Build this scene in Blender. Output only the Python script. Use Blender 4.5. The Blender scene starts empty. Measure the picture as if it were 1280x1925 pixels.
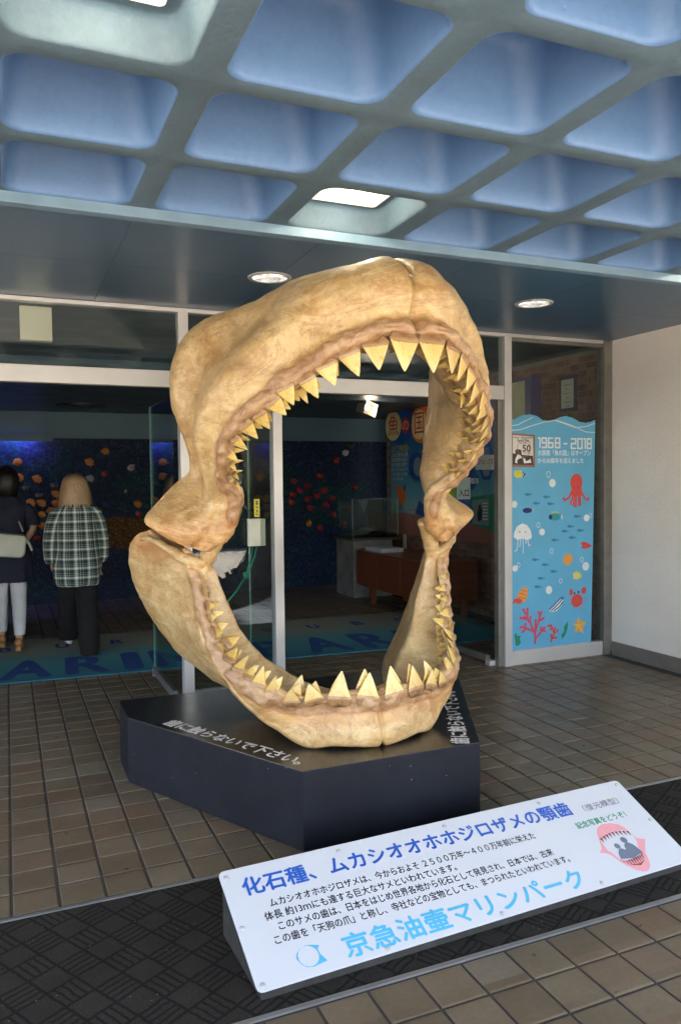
import bpy, bmesh, math, random
import numpy as np
from mathutils import Vector, Matrix, noise as mnoise
random.seed(7); np.random.seed(7)
SC = bpy.context.scene
COL = SC.collection

# ------------------------------------------------------------------ camera
F_PX, YAW, PITCH, ROLL = 1467.38, .4037105, -.0389942, -.01095557
def cam_axes():
    cy, sy = math.cos(YAW), math.sin(YAW); cp, sp = math.cos(PITCH), math.sin(PITCH)
    w = Vector((sy*cp, cy*cp, sp)); r = Vector((cy, -sy, 0)); u = r.cross(w)
    cr, sr = math.cos(ROLL), math.sin(ROLL)
    return cr*r+sr*u, -sr*r+cr*u, w
CR, CU, CW = cam_axes()
EYE = Vector((0, 0, 1.5))
cam = bpy.data.cameras.new('camera'); camo = bpy.data.objects.new('camera', cam); COL.objects.link(camo)
camo.matrix_world = Matrix(((CR.x, CU.x, -CW.x, EYE.x), (CR.y, CU.y, -CW.y, EYE.y), (CR.z, CU.z, -CW.z, EYE.z), (0, 0, 0, 1)))
cam.sensor_fit = 'VERTICAL'; cam.sensor_height = 36.0; cam.lens = F_PX/1925*36.0
cam.clip_start = .05; cam.clip_end = 600
SC.camera = camo
SC.render.resolution_x, SC.render.resolution_y = 680, 1024

# surveying helpers: where the line of sight of a photo pixel meets a real plane
def sight(px, py): return CR*((px-640)/F_PX) - CU*((py-962.5)/F_PX) + CW
def on_z(px, py, z=0.): d = sight(px, py); return EYE + d*((z-1.5)/d.z)
def on_y(px, py, y): d = sight(px, py); return EYE + d*(y/d.y)
def on_x(px, py, x): d = sight(px, py); return EYE + d*(x/d.x)
def to_px(p):
    d = Vector(p)-EYE; z = d.dot(CW); return 640+F_PX*d.dot(CR)/z, 962.5-F_PX*d.dot(CU)/z

# ------------------------------------------------------------------ light
SUN_EL, SUN_AZ = math.radians(55), math.radians(172)      # azimuth clockwise from +Y: behind the photographer
wd = bpy.data.worlds.new('World'); SC.world = wd; wd.use_nodes = True
nt = wd.node_tree; nt.nodes.clear()
sky = nt.nodes.new('ShaderNodeTexSky'); sky.sky_type = 'NISHITA'; sky.sun_disc = False
sky.sun_elevation = SUN_EL; sky.sun_rotation = SUN_AZ; sky.dust_density = 3.5; sky.ozone_density = .9
bg = nt.nodes.new('ShaderNodeBackground'); bg.inputs['Strength'].default_value = .15
wo = nt.nodes.new('ShaderNodeOutputWorld')
nt.links.new(sky.outputs[0], bg.inputs[0]); nt.links.new(bg.outputs[0], wo.inputs[0])
sd = bpy.data.lights.new('sun', 'SUN'); sd.energy = 5.0; sd.angle = math.radians(.5); sd.color = (1, .93, .84)
so = bpy.data.objects.new('sun', sd); COL.objects.link(so)
sdir = Vector((math.sin(SUN_AZ)*math.cos(SUN_EL), math.cos(SUN_AZ)*math.cos(SUN_EL), math.sin(SUN_EL)))
so.rotation_euler = sdir.to_track_quat('Z', 'Y').to_euler(); so.location = (0, -6, 9)
SC.view_settings.view_transform = 'Standard'; SC.view_settings.look = 'None'
SC.view_settings.gamma = 1; SC.view_settings.use_curve_mapping = False
SC.view_settings.exposure = 3.15
SC.render.engine = 'CYCLES'
SC.cycles.use_denoising = True
SC.cycles.max_bounces = 8; SC.cycles.diffuse_bounces = 5; SC.cycles.glossy_bounces = 4
SC.cycles.transmission_bounces = 6; SC.cycles.transparent_max_bounces = 12
SC.cycles.sample_clamp_indirect = 6; SC.cycles.caustics_reflective = False; SC.cycles.caustics_refractive = False

# ------------------------------------------------------------------ helpers
def mesh(name, verts, faces, smooth=False, mats=None, fmat=None):
    m = bpy.data.meshes.new(name)
    m.from_pydata([tuple(v) for v in verts], [], [tuple(f) for f in faces]); m.update()
    if smooth: m.shade_smooth()
    for x in (mats or []): m.materials.append(x)
    if fmat:
        for p, i in zip(m.polygons, fmat): p.material_index = i
    return m
def put(name, me, mat=None, parent=None, loc=(0, 0, 0), rot=(0, 0, 0), label=None, kind=None):
    if mat is not None:
        me.materials.clear(); me.materials.append(mat)
    o = bpy.data.objects.new(name, me); COL.objects.link(o)
    o.location = loc; o.rotation_euler = rot
    if parent is not None: o.parent = parent
    if label: o['label'] = label
    if kind: o['kind'] = kind
    return o
def tag(o, label=None, cat=None, group=None, kind=None):
    if label: o['label'] = label
    if cat: o['category'] = cat
    if group: o['group'] = group
    if kind: o['kind'] = kind
    return o
def empty(name, loc, label=None, cat=None, group=None, kind=None, rz=0):
    o = bpy.data.objects.new(name, None); COL.objects.link(o); o.location = loc; o.rotation_euler[2] = rz
    o.empty_display_size = .1
    return tag(o, label, cat, group, kind)
class MB:
    """collects shapes into one mesh"""
    def __init__(s): s.v = []; s.f = []
    def add(s, v, f):
        n = len(s.v); s.v += [tuple(x) for x in v]; s.f += [tuple(i+n for i in q) for q in f]; return s
    def box(s, x0, x1, y0, y1, z0, z1):
        return s.add([(x0,y0,z0),(x1,y0,z0),(x1,y1,z0),(x0,y1,z0),(x0,y0,z1),(x1,y0,z1),(x1,y1,z1),(x0,y1,z1)],
            [(0,3,2,1),(4,5,6,7),(0,1,5,4),(1,2,6,5),(2,3,7,6),(3,0,4,7)])
    def tube(s, pts, r, n=10, caps=True):
        pts = [Vector(p) for p in pts]; rs = r if isinstance(r, (list, tuple)) else [r]*len(pts)
        V = []; F = []; up = Vector((0, 0, 1))
        d0 = (pts[1]-pts[0]).normalized()
        if abs(d0.dot(up)) > .9: up = Vector((1, 0, 0))
        a = d0.cross(up).normalized()
        for i, p in enumerate(pts):
            d = (pts[min(i+1, len(pts)-1)]-pts[max(i-1, 0)]).normalized()
            a = (a - d*a.dot(d)).normalized(); b = d.cross(a)
            for k in range(n):
                t = 2*math.pi*k/n; V.append(p+(a*math.cos(t)+b*math.sin(t))*rs[i])
        for i in range(len(pts)-1):
            for k in range(n):
                F.append((i*n+k, i*n+(k+1) % n, (i+1)*n+(k+1) % n, (i+1)*n+k))
        if caps: F.append(tuple(reversed(range(n)))); F.append(tuple((len(pts)-1)*n+k for k in range(n)))
        return s.add(V, F)
    def prism(s, poly, h0, h1, frame=None):
        """closed outline (2D) between heights; frame(x,y,h)->point"""
        fr = frame or (lambda x, y, h: (x, y, h)); n = len(poly)
        V = [fr(x, y, h0) for x, y in poly]+[fr(x, y, h1) for x, y in poly]
        return s.add(V, [tuple(reversed(range(n))), tuple(range(n, 2*n))]+[(i, (i+1) % n, n+(i+1) % n, n+i) for i in range(n)])
    def rings(s, rings, caps=True):
        n = len(rings[0]); V = [p for r in rings for p in r]; F = []
        for i in range(len(rings)-1):
            for k in range(n): F.append((i*n+k, i*n+(k+1) % n, (i+1)*n+(k+1) % n, (i+1)*n+k))
        if caps: F.append(tuple(reversed(range(n)))); F.append(tuple((len(rings)-1)*n+k for k in range(n)))
        return s.add(V, F)
    def me(s, name, smooth=False):
        return mesh(name, s.v, s.f, smooth)
    def put(s, name, mat, parent=None, smooth=False, bevel=0, **k):
        o = put(name, s.me(name, smooth), mat, parent, **k)
        if bevel:
            b = o.modifiers.new('bevel', 'BEVEL'); b.width = bevel; b.segments = 2; b.limit_method = 'ANGLE'
        return o
def boxo(name, b, mat, parent=None, bevel=0, **k): return MB().box(*b).put(name, mat, parent, bevel=bevel, **k)

# ------------------------------------------------------------------ materials
def newmat(name):
    m = bpy.data.materials.new(name); m.use_nodes = True
    t = m.node_tree; b = t.nodes['Principled BSDF']; return m, t, b
def N(t, ty, **k):
    n = t.nodes.new(ty)
    for a, v in k.items():
        if a in n.inputs.keys() if isinstance(a, str) else False: n.inputs[a].default_value = v
        else: setattr(n, a, v)
    return n
def coords(t, kind='Object', scale=(1, 1, 1), rot=(0, 0, 0)):
    c = t.nodes.new('ShaderNodeTexCoord') if kind != 'World' else t.nodes.new('ShaderNodeNewGeometry')
    mp = t.nodes.new('ShaderNodeMapping'); mp.inputs['Scale'].default_value = scale; mp.inputs['Rotation'].default_value = rot
    t.links.new(c.outputs['Position' if kind == 'World' else kind], mp.inputs[0]); return mp.outputs[0]
def noise(t, vec, scale, detail=4, rough=.55, dist=0):
    n = t.nodes.new('ShaderNodeTexNoise'); n.inputs['Scale'].default_value = scale; n.inputs['Detail'].default_value = detail
    n.inputs['Roughness'].default_value = rough; n.inputs['Distortion'].default_value = dist
    t.links.new(vec, n.inputs['Vector']); return n.outputs['Fac']
def ramp(t, fac, stops, interp='LINEAR'):
    r = t.nodes.new('ShaderNodeValToRGB'); r.color_ramp.interpolation = interp; e = r.color_ramp.elements
    while len(e) > 1: e.remove(e[-1])
    for i, (p, c) in enumerate(stops):
        x = e[0] if i == 0 else e.new(p)
        x.position = p; x.color = (*c, 1) if len(c) == 3 else c
    t.links.new(fac, r.inputs[0]); return r.outputs[0]
def mix(t, fac, a, b, blend='MIX'):
    m = t.nodes.new('ShaderNodeMix'); m.data_type = 'RGBA'; m.blend_type = blend
    for s, v in ((m.inputs['Factor'], fac), (m.inputs['A'], a), (m.inputs['B'], b)):
        pass
    ins = [i for i in m.inputs if i.type == 'RGBA'] ; fi = m.inputs[0]
    for s, v in ((fi, fac), (ins[0], a), (ins[1], b)):
        if hasattr(v, 'links') or hasattr(v, 'is_output'): t.links.new(v, s)
        else: s.default_value = v if not isinstance(v, tuple) or len(v) == 4 else (*v, 1)
    return [o for o in m.outputs if o.type == 'RGBA'][0]
def math_(t, op, a, b=None, c=None):
    m = t.nodes.new('ShaderNodeMath'); m.operation = op
    for s, v in zip(m.inputs, (a, b, c)):
        if v is None: continue
        if hasattr(v, 'is_output'): t.links.new(v, s)
        else: s.default_value = v
    return m.outputs[0]
def bump(t, b, h, strength=.3, dist=.01, chain=None):
    n = t.nodes.new('ShaderNodeBump'); n.inputs['Strength'].default_value = strength; n.inputs['Distance'].default_value = dist
    t.links.new(h, n.inputs['Height'])
    if chain is not None: t.links.new(chain, n.inputs['Normal'])
    t.links.new(n.outputs[0], b.inputs['Normal']); return n.outputs[0]
def simple(name, col, rough=.5, metal=0, var=.12, vs=6, bmp=0, bs=80, spec=None, coord='Object'):
    m, t, b = newmat(name); v = coords(t, coord)
    lo = tuple(c*(1-var) for c in col); hi = tuple(min(1, c*(1+var)) for c in col)
    t.links.new(ramp(t, noise(t, v, vs), [(.3, lo), (.7, hi)]), b.inputs['Base Color'])
    rr = ramp(t, noise(t, v, vs*2.3), [(.3, (max(0, rough-.07),)*3), (.7, (min(1, rough+.07),)*3)])
    t.links.new(rr, b.inputs['Roughness']); b.inputs['Metallic'].default_value = metal
    if spec is not None: b.inputs['Specular IOR Level'].default_value = spec
    if bmp: bump(t, b, noise(t, v, bs, 5), bmp, .004)
    return m
def flat(name, col, rough=.45): return simple(name, col, rough, var=.05, vs=20)

# floor tile: every tile its own shade from its place in the grid
def mat_tile(name, cols, rough=.34):
    m, t, b = newmat(name); p = coords(t, 'World')
    sn = t.nodes.new('ShaderNodeVectorMath'); sn.operation = 'SNAP'; sn.inputs[1].default_value = (.16, .16, 10)
    ad = t.nodes.new('ShaderNodeVectorMath'); ad.operation = 'ADD'; ad.inputs[1].default_value = (.02+16, .0+16-.0, 5)
    t.links.new(p, ad.inputs[0]); t.links.new(ad.outputs[0], sn.inputs[0])
    wn = t.nodes.new('ShaderNodeTexWhiteNoise'); t.links.new(sn.outputs[0], wn.inputs['Vector'])
    base = ramp(t, wn.outputs['Value'], cols)
    dirt = noise(t, p, 3.1, 5, .6); fine = noise(t, p, 55, 4, .6)
    c = mix(t, .55, base, ramp(t, dirt, [(.3, (.62, .6, .58)), (.7, (1.25, 1.22, 1.2))]), 'MULTIPLY')
    c = mix(t, .35, c, ramp(t, fine, [(.35, (.75, .73, .7)), (.65, (1.2, 1.2, 1.2))]), 'MULTIPLY')
    sc_ = noise(t, coords(t, 'World', (1, 2.6, 1), (0, 0, .4)), 2.4, 9, .8, 1.5)
    c = mix(t, ramp(t, sc_, [(.66, (0,)*3), (.7, (.35,)*3)]), c, (.3, .27, .23, 1))
    c = mix(t, ramp(t, sc_, [(.3, (.55,)*3), (.36, (0,)*3)]), c, (.03, .025, .02, 1))
    t.links.new(c, b.inputs['Base Color'])
    t.links.new(ramp(t, noise(t, p, 7, 5, .65), [(.3, (rough-.08,)*3), (.7, (rough+.14,)*3)]), b.inputs['Roughness'])
    bump(t, b, noise(t, p, 30, 4), .12, .003)
    return m
GR = .045
M = {}
M['tile'] = mat_tile('glazed_brown_tile', [(0, (.118, .089, .058)), (.3, (.145, .113, .074)), (.6, (.162, .128, .084)), (.8, (.15, .1, .064)), (1, (.17, .145, .105))])
M['grout'] = simple('dark_grout', (.05, .045, .04), .9, bmp=.5, bs=120)
M['steel_edge'] = simple('worn_metal_edging', (.38, .39, .4), .42, .8, bmp=.1)
M['alu'] = simple('brushed_aluminium', (.62, .6, .58), .38, .35, var=.06, vs=3)
M['alu_dark'] = simple('weathered_bronze_frame', (.2, .19, .17), .45, .4, var=.2, vs=9)
M['rib'] = None
def mat_concrete_blue(name, col, var=.2, bmp=.6, rough=.62):
    m, t, b = newmat(name); p = coords(t, 'World')
    big = noise(t, p, 2.3, 6, .6); fine = noise(t, p, 38, 6, .65)
    lo = tuple(c*(1-var) for c in col); hi = tuple(c*(1+var) for c in col)
    c = ramp(t, big, [(.25, lo), (.75, hi)])
    c = mix(t, .25, c, ramp(t, fine, [(.3, (.7, .7, .7)), (.7, (1.25, 1.25, 1.25))]), 'MULTIPLY')
    t.links.new(c, b.inputs['Base Color']); b.inputs['Roughness'].default_value = rough
    n1 = bump(t, b, fine, bmp, .006)
    v = t.nodes.new('ShaderNodeTexVoronoi'); v.inputs['Scale'].default_value = 9; t.links.new(p, v.inputs[0])
    pit = ramp(t, v.outputs['Distance'], [(.03, (0, 0, 0)), (.07, (1, 1, 1))])
    bump(t, b, pit, .3, .004, n1)
    return m
M['rib'] = mat_concrete_blue('painted_rib_concrete', (.092, .145, .19))
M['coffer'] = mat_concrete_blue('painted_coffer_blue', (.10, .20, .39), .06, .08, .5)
M['coffer_lit'] = mat_concrete_blue('lamplit_coffer_aqua', (.42, .62, .68), .05, .08, .5)  # lighter copy of the coffer blue, lamp brightness put into the colour
M['coffer_shade'] = mat_concrete_blue('shaded_coffer_crown', (.014, .055, .21), .06, .05, .5)  # shade in the coffer tops is put into this darker crown colour
M['fascia'] = simple('pale_blue_fascia', (.17, .27, .36), .5)
M['soffit'], t_, b_ = newmat('slate_blue_panel'); b_.inputs['Base Color'].default_value = (.032, .092, .168, 1); b_.inputs['Roughness'].default_value = .3; b_.inputs['Specular IOR Level'].default_value = .6
bump(t_, b_, noise(t_, coords(t_, 'World'), 2.2, 2), .05, .01)
M['seam'] = simple('pale_joint', (.2, .25, .28), .5)
def mat_stucco():
    m, t, b = newmat('white_stucco'); p = coords(t, 'World')
    c = ramp(t, noise(t, p, 1.4, 6, .6), [(.3, (.83, .77, .71)), (.7, (.89, .84, .78))])
    c = mix(t, ramp(t, noise(t, coords(t, 'World', (3, 3, .5)), 1.6, 8, .75, .6), [(.6, (0,)*3), (.72, (.14,)*3)]), c, (.45, .4, .35, 1)); t.links.new(c, b.inputs['Base Color'])
    b.inputs['Roughness'].default_value = .85
    n1 = bump(t, b, noise(t, p, 45, 5, .7, .4), .9, .012)
    bump(t, b, noise(t, p, 140, 3, .6), .3, .004, n1)
    return m
M['stucco'] = mat_stucco()
M['skirting'] = simple('grey_brown_skirting', (.17, .15, .13), .6, var=.15, bmp=.2)
def mat_brick():
    m, t, b = newmat('red_brown_brick'); p = coords(t, 'World')
    sn = t.nodes.new('ShaderNodeVectorMath'); sn.operation = 'SNAP'; sn.inputs[1].default_value = (9, .105, .064)
    t.links.new(p, sn.inputs[0]); wn = t.nodes.new('ShaderNodeTexWhiteNoise'); t.links.new(sn.outputs[0], wn.inputs['Vector'])
    c = ramp(t, wn.outputs['Value'], [(0, (.17, .07, .05)), (.5, (.23, .1, .07)), (1, (.27, .14, .1))])
    c = mix(t, .4, c, ramp(t, noise(t, p, 30, 5), [(.3, (.6, .6, .6)), (.7, (1.3, 1.3, 1.3))]), 'MULTIPLY')
    t.links.new(c, b.inputs['Base Color']); b.inputs['Roughness'].default_value = .75
    bump(t, b, noise(t, p, 70, 5), .4, .004); return m
M['brick'] = mat_brick(); M['mortar'] = simple('grey_mortar', (.2, .18, .16), .9, bmp=.4)
M['darkceil'] = simple('dark_teal_ceiling', (.05, .085, .11), .4, var=.1, vs=2)
M['tealwall'] = simple('teal_bulkhead', (.07, .14, .18), .5, var=.08, vs=2)
M['black'] = simple('black_plastic', (.012, .012, .014), .4)
def mat_glass(name, rough=0.0, tint=(.92, .97, .95)):
    m, t, b = newmat(name)
    b.inputs['Base Color'].default_value = (*tint, 1); b.inputs['Roughness'].default_value = rough
    b.inputs['Transmission Weight'].default_value = 1; b.inputs['IOR'].default_value = 1.45
    # thin architectural pane: see-through with fresnel reflection
    tr = t.nodes.new('ShaderNodeBsdfTransparent'); tr.inputs[0].default_value = (*tint, 1)
    gl = t.nodes.new('ShaderNodeBsdfGlossy'); gl.inputs['Roughness'].default_value = .01
    ge = t.nodes.new('ShaderNodeNewGeometry'); dt = t.nodes.new('ShaderNodeVectorMath'); dt.operation = 'DOT_PRODUCT'
    t.links.new(ge.outputs['Normal'], dt.inputs[0]); t.links.new(ge.outputs['Incoming'], dt.inputs[1])
    sch = math_(t, 'ADD', .04, math_(t, 'MULTIPLY', .96, math_(t, 'POWER', math_(t, 'SUBTRACT', 1, math_(t, 'ABSOLUTE', dt.outputs['Value'])), 5)))
    t.update_tag()
    fr = sch.node
    mx = t.nodes.new('ShaderNodeMixShader'); t.links.new(fr.outputs[0], mx.inputs[0]); t.links.new(tr.outputs[0], mx.inputs[1]); t.links.new(gl.outputs[0], mx.inputs[2])
    t.links.new(mx.outputs[0], t.nodes['Material Output'].inputs[0]); return m
M['glass'] = mat_glass('window_glass')
def emis(name, col, s):
    m, t, b = newmat(name); b.inputs['Base Color'].default_value = (*col, 1)
    b.inputs['Emission Color'].default_value = (*col, 1); b.inputs['Emission Strength'].default_value = s; return m
M['lightpanel'] = emis('lit_diffuser', (1, .88, .6), .13)
M['bulb'] = emis('lit_bulb', (1, .93, .8), 1.2)
M['reflector'], t_, b_ = newmat('glowing_reflector'); b_.inputs['Metallic'].default_value = 1; b_.inputs['Roughness'].default_value = .25; b_.inputs['Base Color'].default_value = (.85, .8, .74, 1)
t_.links.new(ramp(t_, noise(t_, coords(t_, 'Object'), 14, 3, .6, 1), [(.35, (.03, .027, .022)), (.5, (.1, .095, .085)), (.62, (.2, .19, .17))]), b_.inputs['Emission Color']); b_.inputs['Emission Strength'].default_value = .9
def mat_plinth():
    m, t, b = newmat('black_lacquered_board'); p = coords(t, 'Object')
    t.links.new(ramp(t, noise(t, p, 4, 6, .7), [(.3, (.008, .0085, .011)), (.7, (.016, .017, .021))]), b.inputs['Base Color'])
    t.links.new(ramp(t, noise(t, p, 9, 6, .7, .6), [(.35, (.2,)*3), (.7, (.27,)*3)]), b.inputs['Roughness'])
    b.inputs['Specular IOR Level'].default_value = .7
    bump(t, b, noise(t, p, 3, 3), .06, .01); return m
M['plinth'] = mat_plinth()
M['plinthside'] = simple('matt_navy_black_board', (.009, .0105, .016), .6, var=.25, vs=5, bmp=.1, bs=60, spec=.22)
def scuff(m, scale, thr, col, amt):
    t = m.node_tree; b = t.nodes['Principled BSDF']; src = b.inputs['Base Color'].links[0].from_socket; p = coords(t, 'Object')
    v = t.nodes.new('ShaderNodeTexVoronoi'); v.inputs['Scale'].default_value = scale; t.links.new(p, v.inputs[0])
    k = math_(t, 'MULTIPLY', math_(t, 'LESS_THAN', v.outputs['Distance'], thr), math_(t, 'GREATER_THAN', noise(t, p, 3.5, 4), .56))
    w = ramp(t, noise(t, coords(t, 'Object', (1, 1, 5)), 6, 10, .85, 2.5), [(.64, (0,)*3), (.7, (1,)*3)])
    c = mix(t, math_(t, 'MULTIPLY', math_(t, 'MAXIMUM', k, math_(t, 'MULTIPLY', w, .25)), amt), src, col); t.links.new(c, b.inputs['Base Color'])
scuff(M['plinthside'], 22, .07, (.25, .25, .26, 1), .6); scuff(M['plinth'], 26, .05, (.2, .2, .2, 1), .5)
M['letterwhite'] = flat('white_vinyl', (.62, .62, .62))
M['signwhite'], t_, b_ = newmat('white_acrylic_board'); b_.inputs['Base Color'].default_value = (.53, .545, .58, 1); b_.inputs['Roughness'].default_value = .42
bump(t_, b_, noise(t_, coords(t_, 'Object'), 4, 2), .05, .01)
M['headblue'] = flat('royal_blue_print', (.012, .09, .42)); M['ink'] = flat('black_print', (.012, .012, .02))
M['skyprint'] = flat('light_blue_print', (.07, .4, .62)); M['greyprint'] = flat('grey_print', (.16, .16, .2))
M['greenprint'] = flat('green_print', (.01, .24, .12)); M['pinkprint'] = flat('pink_print', (.68, .3, .33)); M['brownprint'] = flat('brown_print', (.2, .05, .05))
M['slateprint'] = flat('slate_print', (.13, .16, .22)); M['whiteprint'] = flat('white_print', (.75, .78, .8))
M['rivet'] = simple('pearl_rivet', (.4, .41, .43), .3)
M['wedge'] = simple('weathered_dark_wood', (.02, .02, .02), .7, var=.4, vs=14, bmp=.4)

# ------------------------------------------------------------------ text as flat print
TXT = {}
def text_mesh(body, offset=0.0):
    key = (body, offset)
    if key not in TXT:
        c = bpy.data.curves.new('t', 'FONT'); c.body = body; c.size = 1; c.offset = offset; c.resolution_u = 3
        o = bpy.data.objects.new('t', c); COL.objects.link(o)
        me = bpy.data.meshes.new_from_object(o.evaluated_get(bpy.context.evaluated_depsgraph_get()))
        v = np.array([x.co[:2] for x in me.vertices]) if len(me.vertices) else np.zeros((1, 2))
        f = [tuple(p.vertices) for p in me.polygons]
        bpy.data.objects.remove(o); bpy.data.curves.remove(c); bpy.data.meshes.remove(me)
        v = v-v.min(0); TXT[key] = (v, f, v.max(0))
    return TXT[key]
def text(name, body, mat, frame, x0, y0, w, h, lift=.0012, parent=None, offset=.01, shear=0, label=None, bold=0):
    """frame(u,v,lift) -> point; text stretched into the box x0..x0+w, y0..y0+h"""
    v, f, s = text_mesh(body, 0.0)
    V = []; Fc = []; em = h/max(s[1], .7)
    e = min(offset, .03)*em*.9
    for q, (dx, dy) in enumerate(((0, 0), (e, 0), (-e, 0), (0, e), (0, -e)) if offset > .006 else ((0, 0),)):
        n = len(V); V += [frame(x0+(a/s[0])*w+dx, y0+(b/s[1])*h+dy, lift+q*.00006) for a, b in v]; Fc += [tuple(i+n for i in p) for p in f]
    return put(name, mesh(name, V, Fc), mat, parent, label=label, kind='stuff')
def shape(name, poly, mat, frame, lift=.001, parent=None, label=None):
    V = [frame(x, y, lift) for x, y in poly]
    return put(name, mesh(name, V, [tuple(range(len(poly)))]), mat, parent, label=label)
def circ(cx, cy, r, ry=None, n=20, a0=0, a1=2*math.pi):
    ry = ry or r
    return [(cx+r*math.cos(a0+(a1-a0)*i/n), cy+ry*math.sin(a0+(a1-a0)*i/n)) for i in range(n)]
def ringo(name, cx, cy, r, ry, wd_, mat, frame, lift, parent):
    n = 24; V = []; Fc = []
    for i in range(n):
        a = 2*math.pi*i/n
        V += [frame(cx+r*math.cos(a), cy+ry*math.sin(a), lift), frame(cx+(r-wd_)*math.cos(a), cy+(ry-wd_)*math.sin(a), lift)]
    for i in range(n): Fc.append((2*i, 2*((i+1) % n), 2*((i+1) % n)+1, 2*i+1))
    return put(name, mesh(name, V, Fc), mat, parent)
def strokes(name, lines, wd_, mat, frame, lift, parent):
    """thick polylines as one flat print"""
    V = []; Fc = []
    for ln in lines:
        for (a, b) in zip(ln[:-1], ln[1:]):
            dx, dy = b[0]-a[0], b[1]-a[1]; L = math.hypot(dx, dy) or 1; nx, ny = -dy/L*wd_/2, dx/L*wd_/2
            ex, ey = dx/L*wd_*.3, dy/L*wd_*.3; n = len(V)
            lift += 2e-5
            V += [frame(a[0]-ex+nx, a[1]-ey+ny, lift), frame(a[0]-ex-nx, a[1]-ey-ny, lift), frame(b[0]+ex-nx, b[1]+ey-ny, lift), frame(b[0]+ex+nx, b[1]+ey+ny, lift)]
            Fc.append((n, n+1, n+2, n+3))
    return put(name, mesh(name, V, Fc), mat, parent)

# ================================================================== SETTING
YF, XW, HZ = 5.22, 4.72, 2.66      # facade plane, right wall plane, soffit height
# ---- ground outside
MG = simple('pale_forecourt_concrete', (.36, .32, .265), .85, var=.2, vs=.6, bmp=.4, bs=40, coord='World')
g = MB().box(-150, 150, -150, 1.0, -.3, -.008).put('ground', MG, kind='structure')
# ---- floor: grout bed with raised tiles
fl = MB().box(-6, XW, 1.0, YF+5.4, -.2, -.0045).put('floor', M['grout'], kind='structure')
T0 = -.02
tile_me = {}
def tile_mesh(w=.149, d=.149):
    k = (w, d)
    if k not in tile_me:
        b = .004; z = 0.0; x0, x1, y0, y1 = -w/2, w/2, -d/2, d/2
        V = [(x0, y0, z-.006), (x1, y0, z-.006), (x1, y1, z-.006), (x0, y1, z-.006), (x0, y0, z-.002), (x1, y0, z-.002), (x1, y1, z-.002), (x0, y1, z-.002),
             (x0+b, y0+b, z), (x1-b, y0+b, z), (x1-b, y1-b, z), (x0+b, y1-b, z)]
        Fc = [(0, 1, 5, 4), (1, 2, 6, 5), (2, 3, 7, 6), (3, 0, 4, 7), (4, 5, 9, 8), (5, 6, 10, 9), (6, 7, 11, 10), (7, 4, 8, 11), (8, 9, 10, 11)]
        tile_me[k] = mesh('tile', V, Fc); tile_me[k].materials.append(M['tile'])
    return tile_me[k]
tiles = []
def seen(x, y, z=0.):
    d = Vector((x, y, z))-EYE
    if d.dot(CW) < .3: return 0
    px, py = to_px((x, y, z))
    return 1/d.length**2*abs(z-1.5)/d.length if (-30 < px < 1310 and -30 < py < 1955) else 0
rows = [(1.885-.16*k, .149) for k in range(1, 6)]
ys = [2.04-.08-.16*k for k in range(0, 7)]+[2.90+.08+.16*k for k in range(0, 49)]
for j, yc in enumerate(ys):
    for i in range(-20, 30):
        xc = T0+.08+.16*i
        w = .149
        if xc+.08 > XW: continue
        tiles.append((seen(xc, yc), xc, yc))
tiles.sort(reverse=True)
def behind_plinth(x, y): return (.62 < x < 2.35 and 3.4 < y < 4.25) or (1.2 < x < 1.8 and 3.02 < y < 3.4)
near = [t for t in tiles if t[0] > 0 and not behind_plinth(t[1], t[2]) and not (.75 < t[1] < 2.3 and 2.85 < t[2] < 3.0)][:300]
keep = set((round(t[1], 3), round(t[2], 3)) for t in near)
tm = tile_mesh()
for s, x, y in near:
    o = bpy.data.objects.new('tile', tm); COL.objects.link(o); o.parent = fl
    o.location = (x, y, random.uniform(-.0008, .0004)); o.rotation_euler = (random.gauss(0, .002), random.gauss(0, .002), random.gauss(0, .003))
mb = MB(); tv = [tuple(v.co) for v in tm.vertices]; tf = [tuple(p.vertices) for p in tm.polygons]
for s, x, y in tiles:
    if (round(x, 3), round(y, 3)) in keep or (s == 0 and random.random() < 0): continue
    z = random.uniform(-.0008, .0004)
    mb.add([(a+x, b+y, c+z) for a, b, c in tv], tf)
mb.put('tile_field', M['tile'], fl, kind='stuff')
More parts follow.
